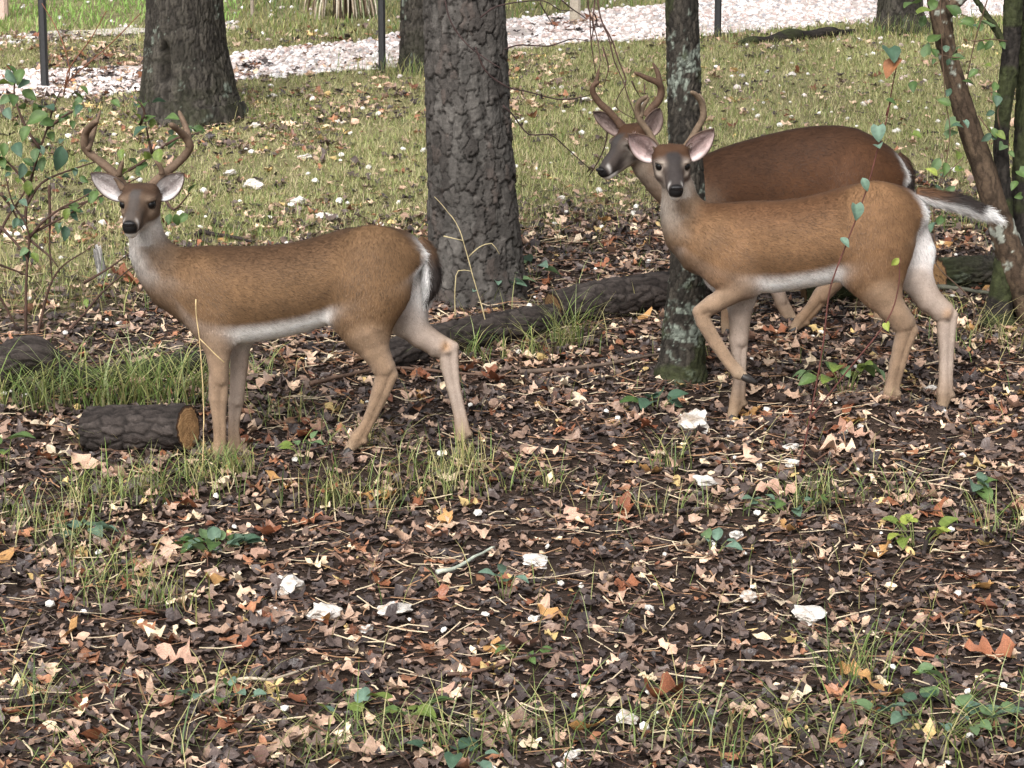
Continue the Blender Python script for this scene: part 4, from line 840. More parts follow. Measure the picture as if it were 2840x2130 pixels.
edge_tree('background_oak', 'dark mossy footed trunk beside the gravel and bark slab', (2497, 82), [(0, 2438, 2556), (40, 2434, 2560), (70, 2426, 2572), (86, 2412, 2588)], 'oak', 504, .008)
edge_tree('slim_tree', 'slim lichen spotted trunk between the two right hand deer', (1888, 1046),
          [(0, 1848, 1936), (150, 1850, 1940), (300, 1852, 1944), (450, 1856, 1950), (560, 1860, 1954), (700, 1861, 1953), (820, 1850, 1955), (920, 1838, 1955), (1000, 1826, 1956), (1046, 1812, 1962)], 'lichen', 505, .0045,
          flare=lambda A, S: .10*np.exp(-S/.07)*np.cos(4*A+.4), crown=(1.0, .8, 700))
def free_tree(name, label, base, stems, style, seed, res=.006, parts=('trunk', 'limb')):
    b = ghit(*base); Y = b[1]; T = thing(name, b, label, 'tree')
    for i, pts in enumerate(stems):
        P = arr([at(x, y, Y+(q[0] if q else 0)) for x, y, w_, *q in pts]); rr = arr([w_ for _, _, w_, *_ in pts])*Y/FPX
        V, F, col, info = bark_stem(P, rr, style, seed+i*31, res); obj(parts[0] if i == 0 else parts[1], V, F, M_bark, T, col)
    return T
lean_t = free_tree('leaning_tree', 'crooked leaning trunk with pale lichen blotches at the vine tangle', (2885, 905),
          [[(2905, 935, 56), (2880, 890, 52), (2850, 820, 46), (2815, 740, 42), (2786, 655, 38), (2756, 560, 34), (2726, 462, 33), (2690, 360, 31), (2655, 245, 28), (2626, 140, 26), (2612, 60, 28), (2596, -30, 30), (2570, -180, 28), (2560, -700, 22), (2540, -1500, 14)],
           [(2612, 60, 18), (2640, 20, 17), (2675, -15, 16), (2740, -70, 14), (2820, -200, 10), (2900, -500, 6)]], 'smooth', 520, .005)
dark_t = free_tree('slender_tree', 'slender dark trunk with a swollen mossy foot', (2772, 905),
          [[(2765, 935, 60), (2768, 895, 46), (2775, 820, 32), (2785, 700, 24), (2786, 560, 21), (2776, 420, 20), (2782, 320, 20), (2797, 200, 23), (2806, 100, 24), (2812, -40, 24), (2815, -500, 18), (2800, -1400, 10)],
           [(2802, 150, 8), (2770, 95, 8), (2750, 60, 7), (2725, 25, 6), (2690, -40, 5), (2640, -200, 4)]], 'dark', 540, .005)
free_tree('slender_tree', 'nearly black upright stem crowded against the leaning trunk', (2822, 880),
          [[(2815, 910, 50), (2818, 860, 40), (2826, 740, 30), (2832, 600, 28), (2838, 420, 27), (2846, 260, 26), (2852, 80, 26), (2855, -100, 24), (2850, -600, 16), (2840, -1400, 9)]], 'dark', 560, .005)
c_ = at(2700, -1900, lean_t.location.y); crown_part(lean_t, c_, 1.1, .9, 900, 77, .12)

# ------------------------------------------------------------------ logs (contact with the ground read at their lower edge)
def log(name, label, pts, style, seed, res=.006, caps=(False, False), cat='log', lift=0., squash=1., Ys=None):
    C, rr = [], []
    if Ys: C = [at(px, py, Y) for (px, py, w_), Y in zip(pts, Ys)]; rr = [w_*Y/FPX for (px, py, w_), Y in zip(pts, Ys)]
    for px, py, w_ in (pts if not Ys else []): p = ghit(px, py); r = w_*p[1]/FPX; C.append(p+arr((0, r*.35, r*.86*squash+lift))); rr.append(r)
    T = thing(name, ghit(*pts[len(pts)//2][:2]), label, cat); V, F, col, info = bark_stem(C, rr, style, seed, res)
    if squash != 1: zc = np.interp(V[:, 0], [c[0] for c in C], [c[2] for c in C]); V[:, 2] = zc+(V[:, 2]-zc)*squash
    obj('bark', V, F, M_bark, T, col)
    for i in (0, 1):
        v, f, c = end_cap(info, i, seed+i, proud=.004)
        if squash != 1: zc = np.interp(v[:, 0], [q[0] for q in C], [q[2] for q in C]); v[:, 2] = zc+(v[:, 2]-zc)*squash
        if not caps[i]: c = c*.35
        obj('cut_end', v, f if i else [q[:, ::-1] for q in f], M_wood, T, c)
    return T
log('fallen_log', 'long bark covered log lying at the foot of the pine', [(1050, 1040, 46), (1200, 995, 48), (1350, 962, 47), (1450, 940, 45), (1535, 918, 40)], 'log', 601)
log('fallen_log', 'thick purplish dark log running behind the slim tree', [(1535, 905, 50), (1620, 890, 54), (1720, 876, 56), (1830, 858, 54), (1960, 842, 50), (2080, 834, 44)], 'log', 602)
log('rotten_log', 'dark rotten log in the shade behind the raised foreleg', [(2230, 842, 34), (2330, 836, 40), (2440, 826, 42), (2500, 822, 38)], 'dark', 603)
log('sawn_log', 'log with weathered bark and brown sawn end beneath the outstretched tail', [(2606, 804, 44), (2680, 800, 46), (2790, 794, 46)], 'oak', 604, caps=(True, False))
log('fallen_log', 'low dark log lying in the long grass behind the front buck', [(170, 1092, 30), (330, 1070, 30), (470, 1046, 32), (640, 1016, 28)], 'dark', 605)
y0 = ghit(252, 1246)[1]; log('sawn_log', 'short cut log with fresh sawn end beside the standing buck', [(250, 1192, 63), (390, 1190, 65), (522, 1187, 66)], 'log', 606, .005, caps=(False, True), Ys=(y0+.02, y0-.05, y0-.12))
yb = ghit(80, 1090)[1]
T = thing('broken_log', ghit(80, 1090), 'humped broken grey log below the leafy shrub', 'log')
V, F, col, info = bark_stem([at(-110, 1080, yb), at(-30, 1040, yb), at(40, 1000, yb), at(90, 985, yb), at(150, 1020, yb+.05), at(210, 1062, yb+.1), at(250, 1090, yb+.12)], arr([60, 62, 58, 50, 46, 40, 30])*yb/FPX, 'log', 607)
obj('bark', V, F, M_bark, T, col)
log('bark_slab', 'flat black slab of rotten bark at the gravel edge', [(2045, 128, 7), (2085, 124, 16), (2130, 120, 13), (2190, 116, 25), (2240, 110, 17), (2300, 104, 21), (2330, 99, 12), (2368, 92, 8)], 'dark', 608, .008, cat='bark', squash=.75)
# grey splintered snag
b = ghit(292, 772); T = thing('wood_snag', b, 'small grey splintered snag below the shrub', 'snag'); m_ = Mix(); q = np.random.default_rng(9)
for k in range(9):
    o_ = arr((q.normal(0, .016), q.normal(0, .014), -.03)); tip = at(272+q.normal(0, 7), 672+abs(q.normal(0, 28)), b[1]); v, f = tube([b+o_, (b+o_)*.5+tip*.5+arr((q.normal(0, .006), 0, 0)), tip], [.017, .013, .003], 6, .03)
    m_.add(v, f, lin(168, 164, 160)*q.uniform(.35, 1.1))
m_.build('splinter', M_bark, T)

# ------------------------------------------------------------------ posts beyond the trees
def post(name, label, px, py, w_, mat_, col, top=1.9, sides=4, cat='post', grp=None):
    b = ghit(px, py); r = w_/2*b[1]/FPX; T = thing(name, b, label, cat, grp); m_ = Mix()
    a = np.arange(8)*math.pi/4+math.pi/8; rr = r*(1.08 if sides == 4 else 1)
    ring = np.stack([np.clip(np.cos(a)*1.3, -1, 1)*rr, np.clip(np.sin(a)*1.3, -1, 1)*rr, 0*a], -1); zs = [-.2, 0, top-.01, top]; V = np.vstack([ring*(1 if z < top else .9)+b+arr((0, 0, z)) for z in zs])
    F = grid_faces(4, 8, True); V = np.vstack([V, b+arr((0, 0, top))]); k = np.arange(8)
    o = obj('shaft', V, [F, np.c_[np.full(8, 32), 24+k, 24+(k+1) % 8]], mat_, T, np.broadcast_to(lin(*col), V.shape), False)
    return T
post('fence_post', 'thin black steel post rising from the leafy shrub', 125, 243, 19, M_metal, (50, 50, 52))
post('fence_post', 'thin black steel post between the oak and the pine', 1060, 197, 18, M_metal, (50, 50, 52))
post('fence_post', 'thin black steel post beside the black bark slab', 1990, 110, 17, M_metal, (50, 50, 52))
post('wooden_post', 'weathered pale wooden post standing in the far gravel', 1595, 60, 27, M_wood, (176, 166, 150), 1.2)
post('wooden_stake', 'short grey wooden stake in the far lawn', 700, 46, 9, M_wood, (150, 138, 124), .9)
post('wooden_post', 'pinkish weathered post at the far bright lawn', 8, 52, 28, M_wood, (196, 170, 158), 1.2)
# palmetto skirt of dead fronds
b = ghit(955, 48); T = thing('palmetto', b, 'palmetto with a skirt of bleached drooping fronds', 'palm'); q = np.random.default_rng(31)
v, f = tube([b+arr((0, 0, -.1)), b+arr((0, 0, .35)), b+arr((0, 0, .6))], [.1, .09, .07], 9, .1); obj('trunk', v, f, M_bark, T, np.broadcast_to(lin(80, 68, 56), v.shape))
for k in range(70):
    a = q.uniform(0, 6.28); d = arr((math.cos(a), math.sin(a)*.8, 0)); L = q.uniform(.22, .42); h0 = b+arr((0, 0, q.uniform(.2, .42)))
    pts = [h0, h0+d*L*.5+arr((0, 0, .04)), h0+d*L*.78+arr((0, 0, -.16)), h0+d*L*.86+arr((0, 0, -.16-q.uniform(.1, .26)))]; v, f = tube(pts, [.006, .012, .010, .002], 4, .06)
    obj('frond', v, f, M_twig, T, np.broadcast_to(lin(*[(206, 196, 178), (176, 160, 140), (120, 102, 84), (150, 158, 120)][q.integers(0, 4)]), v.shape))

# ------------------------------------------------------------------ leafy stems
def gleaf_mesh(kind, ci):
    k = ('g', kind, ci)
    if k not in LM:
        n = 9; t = np.linspace(0, 1, n); q = np.random.default_rng(ci*7+len(kind))
        wv = {'ovate': .30*np.sin(np.pi*t**.8)**.9, 'heart': .46*np.sin(np.pi*np.clip(t*.93+.07, 0, 1)**.62)**.8, 'long': .20*np.sin(np.pi*t**.85)}[kind]+.004; V = []
        for i in range(n):
            for x in (-1, -.5, 0, .5, 1):
                X = x*wv[i]; y = t[i]-(.14*abs(x)*(1-t[i])**3 if kind == 'heart' else 0); V.append((X, y, .35*abs(X)-.35*(t[i]-.3)**2+.02*math.sin(9*t[i]+3*x)))
        V = arr(V); mid = (np.abs(V[:, :1]) < 1e-6); c = lin(*((GREENS+[(140, 92, 58), (160, 172, 84), (112, 138, 120)])[ci])); cc = c*q.uniform(.82, 1.12, (len(V), 1)); cc = np.where(mid, cc*1.18, cc)
        LM[k] = new_mesh('leaf', V, grid_faces(n, 5), cc); LM[k].materials.append(M_green if ci != 6 else M_leaf)
    return LM[k]
LQ = np.random.default_rng(55)
def add_leaf(T, p, size, kind, ci, face=.55):
    """A leaf hanging at world point p."""
    o = link('leaf', gleaf_mesh(kind, ci), T); o.location = [float(q) for q in arr(p)-wloc(T)]; o.scale = (size,)*3
    o.rotation_euler = (face+LQ.normal(0, .35), LQ.normal(0, .45), LQ.uniform(0, 6.28)); return o
def hang_leaf(T, p, size, kind, ci, ang):
    """A leaf whose blade mostly faces the open side (towards the clearing); ang turns it in its own plane."""
    o = link('leaf', gleaf_mesh(kind, ci), T); o.location = [float(q) for q in arr(p)-wloc(T)]; o.scale = (size,)*3
    e = mathutils.Euler((R(55)+LQ.normal(0, .35), LQ.normal(0, .3), LQ.normal(0, .35))).to_matrix() @ mathutils.Matrix.Rotation(ang, 3, 'Z'); o.rotation_euler = e.to_euler(); return o
def stems_part(T, lines, zf, Y, r0, r1, col, name='stem', jitter=.12):
    mx = Mix(); q = np.random.default_rng(len(lines)); P_ = []
    for ln in lines:
        s = q.uniform(-jitter, jitter); pts = arr([at(*zf(x, y), Y+s*(i/len(ln))) for i, (x, y) in enumerate(ln)]); rr = np.linspace(r0, r1, len(ln))
        v, f = tube(pts, rr, 6, .03); nn = vnoise(v[:, 0]*40, v[:, 1]*40, v[:, 2]*40, 3)[:, None]; mx.add(v+.002*(nn-.5), f, lin(*col)*(.6+.8*nn)); P_.append(resample(pts, .03))
    mx.build(name, M_twig, T); return P_
Z8 = Z(0, 180, .5545); ZI = lambda x, y: (x, y)
b = ghit(75, 930); shrub = thing('leafy_shrub', b, 'tangled leafy shrub with thin dark stems behind the humped log', 'shrub')
L8 = [[(130, 1345), (130, 1200), (135, 1000), (145, 880), (130, 800), (60, 680), (30, 560)], [(145, 870), (200, 800), (300, 720), (400, 670), (480, 625)], [(150, 850), (260, 790), (340, 750), (430, 690)],
      [(180, 1380), (225, 1190), (260, 1080), (320, 1000), (430, 930)], [(130, 860), (180, 900), (250, 960), (290, 1010)], [(0, 810), (70, 880), (130, 960), (140, 1000)], [(-60, 980), (0, 1000), (80, 1030), (160, 1065)], [(-40, 1080), (0, 1160), (60, 1270), (100, 1350)],
      [(250, 1420), (400, 1270), (500, 1150), (600, 1060), (690, 990)], [(420, 1090), (540, 1020), (650, 940)], [(128, 800), (130, 720), (150, 600), (200, 420), (235, 320), (280, 180), (310, 120)], [(135, 700), (190, 610), (260, 560), (400, 510), (520, 470)],
      [(150, 610), (90, 540), (30, 480), (-40, 440)], [(200, 420), (140, 330), (90, 220), (70, 120), (90, 30)], [(235, 320), (330, 250), (420, 210)], [(245, 600), (250, 760), (248, 900), (262, 1080)], [(640, 530), (720, 480), (760, 440), (830, 400)], [(480, 625), (560, 580), (640, 530)],
      [(700, 300), (725, 240), (705, 200), (690, 180)], [(760, 440), (740, 360), (725, 240)], [(830, 400), (900, 360), (960, 350), (1010, 330)], [(820, 660), (850, 710), (880, 720), (950, 640)], [(0, 640), (60, 720), (120, 830)], [(-30, 900), (40, 760), (130, 620), (200, 420)], [(300, 720), (420, 690), (540, 640), (700, 560)]]
pl = stems_part(shrub, L8, Z8, b[1], .0075, .0028, (74, 56, 48))
pl2 = stems_part(shrub, [[(180, 240), (193, 193), (171, 111), (141, 51), (116, 9)], [(182, 235), (193, 188), (252, 107), (295, 30)], [(185, 232), (205, 210), (300, 128), (389, 38)], [(176, 262), (182, 235), (180, 222)]], ZI, b[1], .004, .0018, (120, 80, 62), 'cane')
big = [(205, 270, 62, 3, .2), (240, 295, 58, 1, -.6), (305, 460, 62, 3, 0), (80, 430, 48, 3, .8), (110, 165, 42, 1, .5), (110, 60, 46, 1, -.4), (60, 180, 42, 0, .4), (140, 340, 42, 1, .3), (115, 525, 40, 5, .1), (270, 320, 40, 0, -.8), (462, 680, 30, 1, 0), (735, 345, 44, 3, 0), (610, 445, 30, 4, .2), (795, 455, 42, 4, -.5),
       (735, 525, 42, 0, 0), (825, 305, 44, 1, .7), (890, 390, 44, 0, -.5), (880, 775, 32, 0, .2), (940, 775, 34, 1, -.9), (962, 350, 34, 0, 1), (700, 300, 26, 4, .2), (770, 290, 26, 4, -.5), (30, 250, 40, 5, .6), (20, 420, 36, 1, 0), (170, 230, 44, 1, .9), (360, 300, 26, 0, .3), (330, 400, 34, 5, -.4), (400, 130, 28, 1, 1.3), (30, 60, 40, 5, .5), (150, 110, 36, 5, -.7), (560, 200, 30, 1, 1.1), (505, 680, 22, 0, .1), (850, 770, 30, 0, -.2), (400, 580, 26, 0, .4), (100, 700, 30, 5, .2), (130, 800, 30, 5, -.8), (430, 1190, 24, 4, .2)]
for x, y, s, ci, an in big: hang_leaf(shrub, at(*Z8(x, y-s*.9), b[1]+LQ.uniform(-.12, .05)), s*1.15*b[1]/FPX, 'ovate', ci, math.pi+an)
for P_ in pl:
    for k in range(5):
        i = LQ.integers(len(P_)//3, len(P_)); p = P_[i]+LQ.normal(0, .02, 3)
        if p[2] > at(0, 560, b[1])[2]: add_leaf(shrub, p, LQ.uniform(.03, .07), 'ovate', int(LQ.integers(0, 6)))
for k in range(46):
    q_ = pl[int(LQ.choice([0, 1, 2, 10, 11, 12, 13, 14, 22, 23]))]; hang_leaf(shrub, q_[int(LQ.integers(len(q_)//2, len(q_)))]+LQ.normal(0, .012, 3), LQ.uniform(.03, .075), 'ovate', int(LQ.integers(0, 6)), math.pi+LQ.normal(0, .8))
# tall spindly sapling in front of the right hand deer
ZR = Z(2280, 0, .5726); b = ghit(2215, 1300); sap = thing('sapling', b, 'spindly leaning sapling with heart leaves and one dead leaf on top', 'sapling')
stems_part(sap, [[(-113, 2275), (-60, 2030), (0, 1700), (30, 1450), (60, 1330), (130, 1150), (215, 920), (270, 720), (310, 590), (345, 395), (378, 250)], [(310, 560), (330, 500), (358, 480)], [(-60, 2030), (120, 1800), (310, 1560), (368, 1400), (376, 1250)]], ZR, b[1], .0035, .0020, (92, 56, 50), jitter=.0)
for x, y, s, ci, an, kd in [(325, 232, 84, 3, 0, 'heart'), (372, 275, 120, 6, .2, 'ovate'), (310, 480, 46, 0, 1.2, 'ovate'), (272, 610, 66, 8, 0, 'heart'), (270, 700, 46, 8, .3, 'heart'), (195, 860, 60, 8, .6, 'ovate'), (165, 990, 66, 8, .5, 'heart'), (90, 1150, 54, 8, .3, 'ovate'), (372, 1250, 46, 7, -.5, 'ovate'), (310, 1565, 36, 7, .2, 'heart')]:
    hang_leaf(sap, at(*ZR(x, y), b[1]-.02), s*.85*.5726/.5726*b[1]/FPX*.8, kd, ci, math.pi+an)
# vine climbing on the leaning tree
b = ghit(2700, 900); vine = thing('climbing_vine', b, 'thin green leaved vine climbing beside the leaning trunk', 'vine'); Yv = lean_t.location.y-.12
pv = stems_part(vine, [[(735, 1570), (720, 1450), (560, 1290), (545, 1180), (545, 960), (590, 830), (620, 640), (600, 500), (585, 300), (575, 100), (570, -40)], [(800, 0), (740, 200), (705, 380), (715, 460)], [(755, 560), (800, 620), (840, 680)], [(545, 960), (600, 850), (690, 760)], [(740, 200), (820, 190), (900, 200)], [(690, 270), (650, 280), (560, 260)], [(520, 1220), (620, 1200), (700, 1180), (780, 1190), (800, 1240)], [(860, 620), (850, 540), (870, 480)]], ZR, Yv, .0035, .002, (92, 74, 60))
for x, y, s, ci in [(455, 15, 80, 1), (460, 65, 66, 4), (540, 200, 76, 1), (510, 265, 64, 2), (655, 70, 66, 0), (660, 115, 70, 1), (740, 110, 66, 1), (670, 220, 100, 2), (785, 215, 46, 0), (820, 320, 56, 4), (755, 335, 56, 1), (745, 420, 72, 0), (440, 390, 66, 0), (625, 510, 68, 1), (650, 585, 64, 2), (600, 660, 56, 2), (440, 645, 46, 4), (570, 765, 74, 2), (560, 850, 62, 7), (590, 940, 64, 2), (955, 825, 62, 1), (945, 875, 56, 1), (965, 945, 36, 1), (820, 130, 84, 2), (690, 585, 36, 8), (830, 440, 60, 1), (880, 700, 50, 2), (905, 730, 40, 1), (520, 30, 50, 1), (480, 130, 60, 0)]:
    hang_leaf(vine, at(*ZR(x, y), Yv+LQ.uniform(-.15, .1)), s*.62*Yv/FPX, 'heart' if LQ.random() < .6 else 'ovate', ci, LQ.uniform(0, 6.28))
for k in range(34):
    q_ = pv[int(LQ.choice([0, 1, 2, 3, 4, 5, 7]))]; hang_leaf(vine, q_[int(LQ.integers(len(q_)//3, len(q_)))]+LQ.normal(0, .012, 3), LQ.uniform(.03, .065), 'ovate', int(LQ.integers(0, 6)), LQ.uniform(0, 6.28))
# bare vine hanging behind the antlers
Z6 = Z(1400, 0, .2712); b = ghit(1720, 700); hv = thing('hanging_vine', b, 'bare tangled vine hanging down behind the antlers', 'vine')
stems_part(hv, [[(840, -700), (850, 0), (870, 150), (880, 400), (905, 600), (935, 760), (960, 830)], [(930, -600), (920, 0), (900, 200), (950, 420), (975, 600), (960, 720)], [(930, -600), (950, 0), (1000, 240), (1060, 380), (1120, 620), (1210, 830), (1270, 1020), (1330, 1160), (1420, 1400), (1500, 2000), (1520, 2600)], [(1000, 240), (1090, 400), (1150, 580), (1240, 830), (1180, 950), (1140, 1100), (1330, 1220)],
                [(1000, 480), (1060, 690), (1010, 880)], [(870, 150), (905, 260), (880, 440)], [(900, 130), (940, 200), (900, 330)], [(1300, 830), (1340, 920), (1390, 1000)], [(1430, 860), (1430, 960)]], Z6, b[1], .005, .002, (84, 64, 58))
# twigs springing from the pine
b = ghit(1340, 815); tw = thing('bare_twig', b, 'long bare twigs reaching out sideways from the pine trunk', 'twig')
stems_part(tw, [[(-300, 480), (-200, 720), (20, 885), (250, 940), (540, 1015), (760, 1000), (870, 970)], [(0, 505), (150, 460), (450, 470), (680, 400), (850, 420)], [(-250, 180), (-120, 80), (0, 45), (150, 20), (400, 10), (560, 100), (700, 110)], [(360, 30), (420, 140), (480, 240)], [(580, 0), (690, 90), (820, 180)],
                [(-20, 1080), (80, 1170), (240, 1370), (470, 1380), (640, 1520), (770, 1640), (900, 1750)], [(1060, 1300), (1020, 1500), (950, 1660), (860, 1800)], [(375, 960), (380, 1010)], [(-620, -40), (-560, 200), (-420, 420), (-200, 600), (-40, 700)]], Z6, b[1]-.3, .0045, .0022, (58, 44, 42))
# dry grass stalk, fallen branches
def sticks(name, label, lines, zf, r0, r1, col, py, cat='stick', dY=0):
    b = ghit(*py); T = thing(name, b, label, cat); stems_part(T, lines, zf, b[1]+dY, r0, r1, col, 'stem', .0); return T
sticks('grass_stalk', 'tall dry grass stalk arching before the pine bark', [[(1352, 968), (1346, 890), (1310, 760), (1275, 640), (1240, 585), (1205, 545)], [(1300, 712), (1330, 685), (1365, 675), (1385, 705)], [(1262, 880), (1262, 800), (1270, 752), (1309, 752)], [(1230, 655), (1284, 667)]], ZI, .003, .0015, (176, 162, 124), (1352, 968), 'grass stalk')
sticks('grass_stalk', 'straw coloured seed stalk standing before the front buck', [[(560, 1330), (565, 1150), (555, 960), (545, 880), (543, 830)], [(553, 938), (600, 985), (622, 1005)]], ZI, .002, .0022, (196, 172, 128), (560, 1336), 'grass stalk')
def lying(name, label, pts, r, col, cat='branch'):
    P_ = arr([ghit(x, y)+arr((0, 0, r+.02)) for x, y in pts]); T = thing(name, P_[0], label, cat); v, f = tube(P_, np.linspace(r, r*.45, len(P_)), 7, .02)
    nn = vnoise(v[:, 0]*30, v[:, 1]*30, v[:, 2]*30, 5)[:, None]; v = v+.006*(nn-.5); obj('stem', v, f, M_twig, T, lin(*col)*(.55+.9*nn)); return T
lying('fallen_branch', 'dark dead branch behind the front buck leading to the lawn', [(545, 672), (560, 662), (590, 668), (640, 676), (700, 690)], .016, (48, 40, 38))
lying('fallen_branch', 'brown branch lying under the hind legs of the front buck', [(860, 1085), (960, 1060), (1080, 1040), (1200, 1048), (1330, 1060), (1440, 1064)], .010, (98, 78, 66))
lying('fallen_branch', 'thin grey branch lying before the slim tree foot', [(1440, 1052), (1560, 1045), (1680, 1030), (1800, 1005), (1840, 1000)], .011, (96, 82, 72))
lying('fallen_branch', 'green grey branch below the sawn end of the right log', [(2480, 815), (2560, 815), (2650, 822), (2760, 838)], .018, (96, 96, 84))
lying('fallen_branch', 'lichen crusted twig in the middle of the leaf litter', [(1210, 1612), (1270, 1595), (1320, 1565), (1370, 1540)], .008, (170, 176, 162))
lying('fallen_branch', 'pale forked twig in the leaves below the white rocks', [(520, 1975), (640, 1915), (760, 1905), (840, 1880), (890, 1870)], .006, (172, 158, 140))
lying('fallen_branch', 'dark crooked twig among wet leaves', [(2560, 1560), (2580, 1500), (2640, 1480), (2720, 1490), (2790, 1540)], .008, (50, 42, 40))
lying('fallen_branch', 'long thin brown twig crossing the litter', [(1240, 1895), (1330, 1885), (1480, 1840), (1600, 1830)], .006, (92, 72, 62))

# ------------------------------------------------------------------ white rocks
RK = [(883, 1735, 104, .75, 'large bright white jagged rock lying in the leaves', 0), (809, 1652, 78, .75, 'mottled white and brown rock above the bright white rock', 1), (1091, 1718, 98, .42, 'low flat white rock right of the bright jagged one', 0), (748, 1716, 72, .35, 'thin white stone flake near the mottled rock', 0), (1011, 1762, 42, .5, None, 0),
      (2250, 1738, 92, .55, 'knobbly white rock below the pale lobed oak leaf', 0), (2082, 1684, 52, .8, 'cream stained rock beside the pale lobed oak leaf', 1), (1962, 1360, 68, .5, 'white wedge rock amid dark purple leaves', 0), (1484, 1576, 68, .45, 'smooth white rounded stone in the brown litter', 0), (1481, 1738, 32, .8, None, 0), (1613, 1640, 18, .9, None, 0), (1556, 1632, 20, .7, None, 0),
      (2049, 1502, 38, .7, None, 0), (1735, 2014, 62, .5, None, 1), (1587, 2118, 52, .5, None, 0), (1924, 1204, 82, .85, 'big mottled chalky rock below the raised foreleg', 1), (2195, 1256, 48, .45, None, 0), (2195, 1302, 52, .4, None, 0), (2106, 1306, 16, 1, None, 0), (2584, 1096, 42, .55, None, 0), (2386, 1195, 16, .9, None, 0),
      (700, 360, 34, .5, None, 0), (850, 445, 40, .45, None, 0), (830, 570, 46, .5, None, 0), (690, 525, 60, .5, None, 0), (760, 275, 22, .6, None, 0), (940, 350, 26, .6, None, 0), (1625, 290, 34, .6, None, 0), (640, 490, 36, .5, None, 0), (900, 610, 50, .4, None, 0), (1560, 560, 30, .5, None, 0), (2200, 215, 22, .7, None, 0), (2406, 295, 28, .7, None, 0)]
for i, (px, py, w_, hh, lb, mot) in enumerate(RK):
    b = ghit(px, py); s = w_*b[1]/FPX; V, F = stone_tpl(40+i, 3); V = V/np.ptp(V[:, 0])*s; V[:, 2] *= hh*s/np.ptp(V[:, 2])*.95
    q = np.random.default_rng(900+i)
    for _ in range(16):
        n_ = unit(q.normal(0, 1, 3)); n_ = n_ if n_[2] < .55 else unit(n_*arr((1, 1, .25))); d_ = V@n_; V = V-np.maximum(d_-np.abs(d_).max()*q.uniform(.5, .8), 0)[:, None]*n_
    nn = fbm(V[:, 0]*5/s+i, V[:, 1]*5/s, V[:, 2]*5/s, i, 3); V = V+unit(V)*((nn-.5)*.55*s)[:, None]; V = V*(s*1.08/np.ptp(V[:, 0])); V[:, 2] *= hh*s/np.ptp(V[:, 2])*1.1
    c = lin(214, 210, 204)*(.55+.75*nn)[:, None]; st_ = smooth(.44, .58, fbm(V[:, 0]*7/s, V[:, 1]*7/s+i, V[:, 2]*7/s, 9, 3))[:, None]*(.85 if mot else .38); c = c*(1-st_)+lin(150, 130, 112)*st_
    o = obj('white_rock', V+b+arr((0, .3*s, .22*hh*s+.012)), F, M_stone, None, np.clip(c, 0, .86), False, b)
    if lb: tag(o, lb, 'rock', 'white rocks in the leaf litter')
    else: far_ = py < 700; tag(o, 'small pale stone lying on the grassy lawn' if far_ else 'small plain white stone lying in the leaf litter', 'rock', 'small stones on the lawn' if far_ else 'small stones in the litter')

# ------------------------------------------------------------------ seedlings
def seedling(px, py, label, n, spread, h, leaf, kind, cis, grp=None):
    b = ghit(px, py); T = thing('seedling', b, label, 'plant', grp); ls = []
    mx = Mix(); q = LQ
    for k in range(n):
        a = q.uniform(0, 6.28); rr = spread*math.sqrt(q.uniform(.1, 1)); tp = b+arr((rr*math.cos(a), rr*math.sin(a)*.6, h*q.uniform(.5, 1))); rt = b+arr((rr*.35*math.cos(a), rr*.2*math.sin(a), -.01))
        v, f = tube([rt, (rt+tp)/2+arr((0, 0, h*.15)), tp], [.0022, .0018, .0012], 5, .03); mx.add(v, f, lin(104, 112, 66)); ls.append((tp, a))
    mx.build('stem', M_twig, T)
    for tp, a in ls:
        o = link('leaf', gleaf_mesh(kind, cis[q.integers(0, len(cis))]), T); o.location = [float(z) for z in tp-b]; o.scale = (leaf*q.uniform(.7, 1.2),)*3; o.rotation_euler = (q.normal(.15, .3), q.normal(0, .3), a-math.pi/2)
    return T
seedling(600, 1535, 'low clump of round green leaves by a big curled leaf', 26, .12, .05, .05, 'heart', (0, 3, 5, 2))
seedling(2340, 1095, 'broad leaved green seedling at the hind hoof of the right buck', 12, .16, .14, .11, 'ovate', (4, 1, 2))
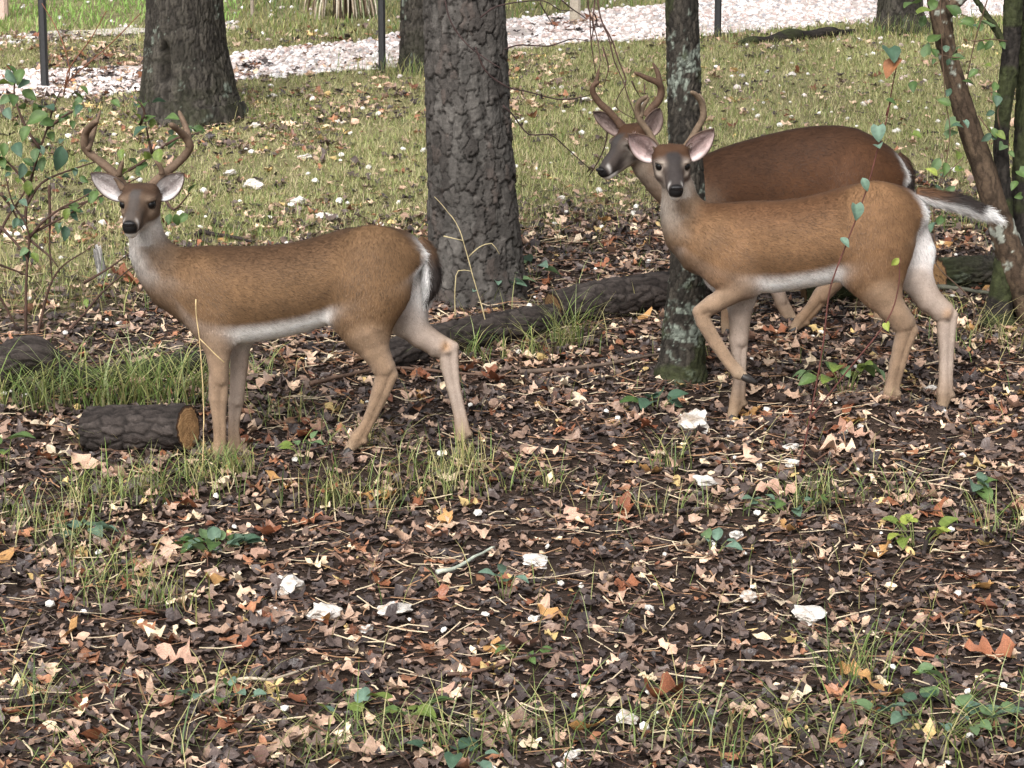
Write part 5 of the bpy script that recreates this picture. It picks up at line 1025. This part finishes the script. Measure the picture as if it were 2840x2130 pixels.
seedling(1815, 1140, 'dark green ivy like sprig beside the slim tree foot', 7, .08, .06, .07, 'heart', (0, 3))
seedling(2590, 2030, 'patch of lobed ivy leaves spreading through tall grass', 22, .22, .08, .05, 'heart', (3, 5, 2, 8))
seedling(2660, 1960, 'upright pale seedling rising out of the ivy patch', 6, .08, .14, .06, 'ovate', (4, 2))
seedling(1270, 2120, 'blue green vine leaves lying along the litter', 8, .13, .05, .05, 'heart', (8, 3))
seedling(985, 2010, 'small bright clover like sprig near the grass blades', 6, .10, .06, .05, 'heart', (1, 4, 8))
seedling(1110, 2010, 'olive tinted seedling with one dark lobed leaf', 6, .09, .07, .06, 'heart', (0, 4))
seedling(620, 1960, 'creeping green sprig by the pale forked twig', 8, .14, .06, .045, 'heart', (8, 1, 3))
seedling(12, 1310, 'bright green seedling growing beside the short sawn log', 7, .07, .13, .08, 'heart', (4, 1))
seedling(845, 1290, 'small bright seedling between the legs of the front buck', 6, .06, .10, .06, 'ovate', (4, 2))
seedling(1350, 830, 'blue green leafy weed sprouting from the pine foot', 14, .15, .12, .08, 'ovate', (8, 5, 2))
seedling(1480, 780, 'pale leaved sprout right of the pine foot', 5, .07, .10, .09, 'ovate', (8, 2))
seedling(2200, 1430, 'spreading green weed among wet brown leaves', 16, .16, .07, .055, 'ovate', (5, 1, 0))
seedling(2540, 1520, 'lime green round leaved sprig in the litter', 9, .09, .09, .05, 'heart', (4, 7))
seedling(1975, 1540, 'small mint green sprig in the open litter', 5, .08, .06, .06, 'ovate', (8, 2))
seedling(2700, 1380, 'thin green shoot with round leaves near the right edge of the clearing', 5, .06, .07, .06, 'heart', (5, 1))
seedling(1450, 1830, 'flat green rosette below the smooth white stone', 6, .09, .04, .05, 'ovate', (1, 2))
seedling(1400, 1660, 'slender blue green sprig beside the lichen twig', 5, .05, .10, .06, 'ovate', (8, 3))
seedling(250, 1490, 'grey green rosette in the grass left of the leaf clump', 7, .08, .04, .05, 'heart', (5, 8))
seedling(1870, 860, 'tiny yellow flowered weed at the thick dark log', 5, .05, .08, .04, 'ovate', (4, 7))
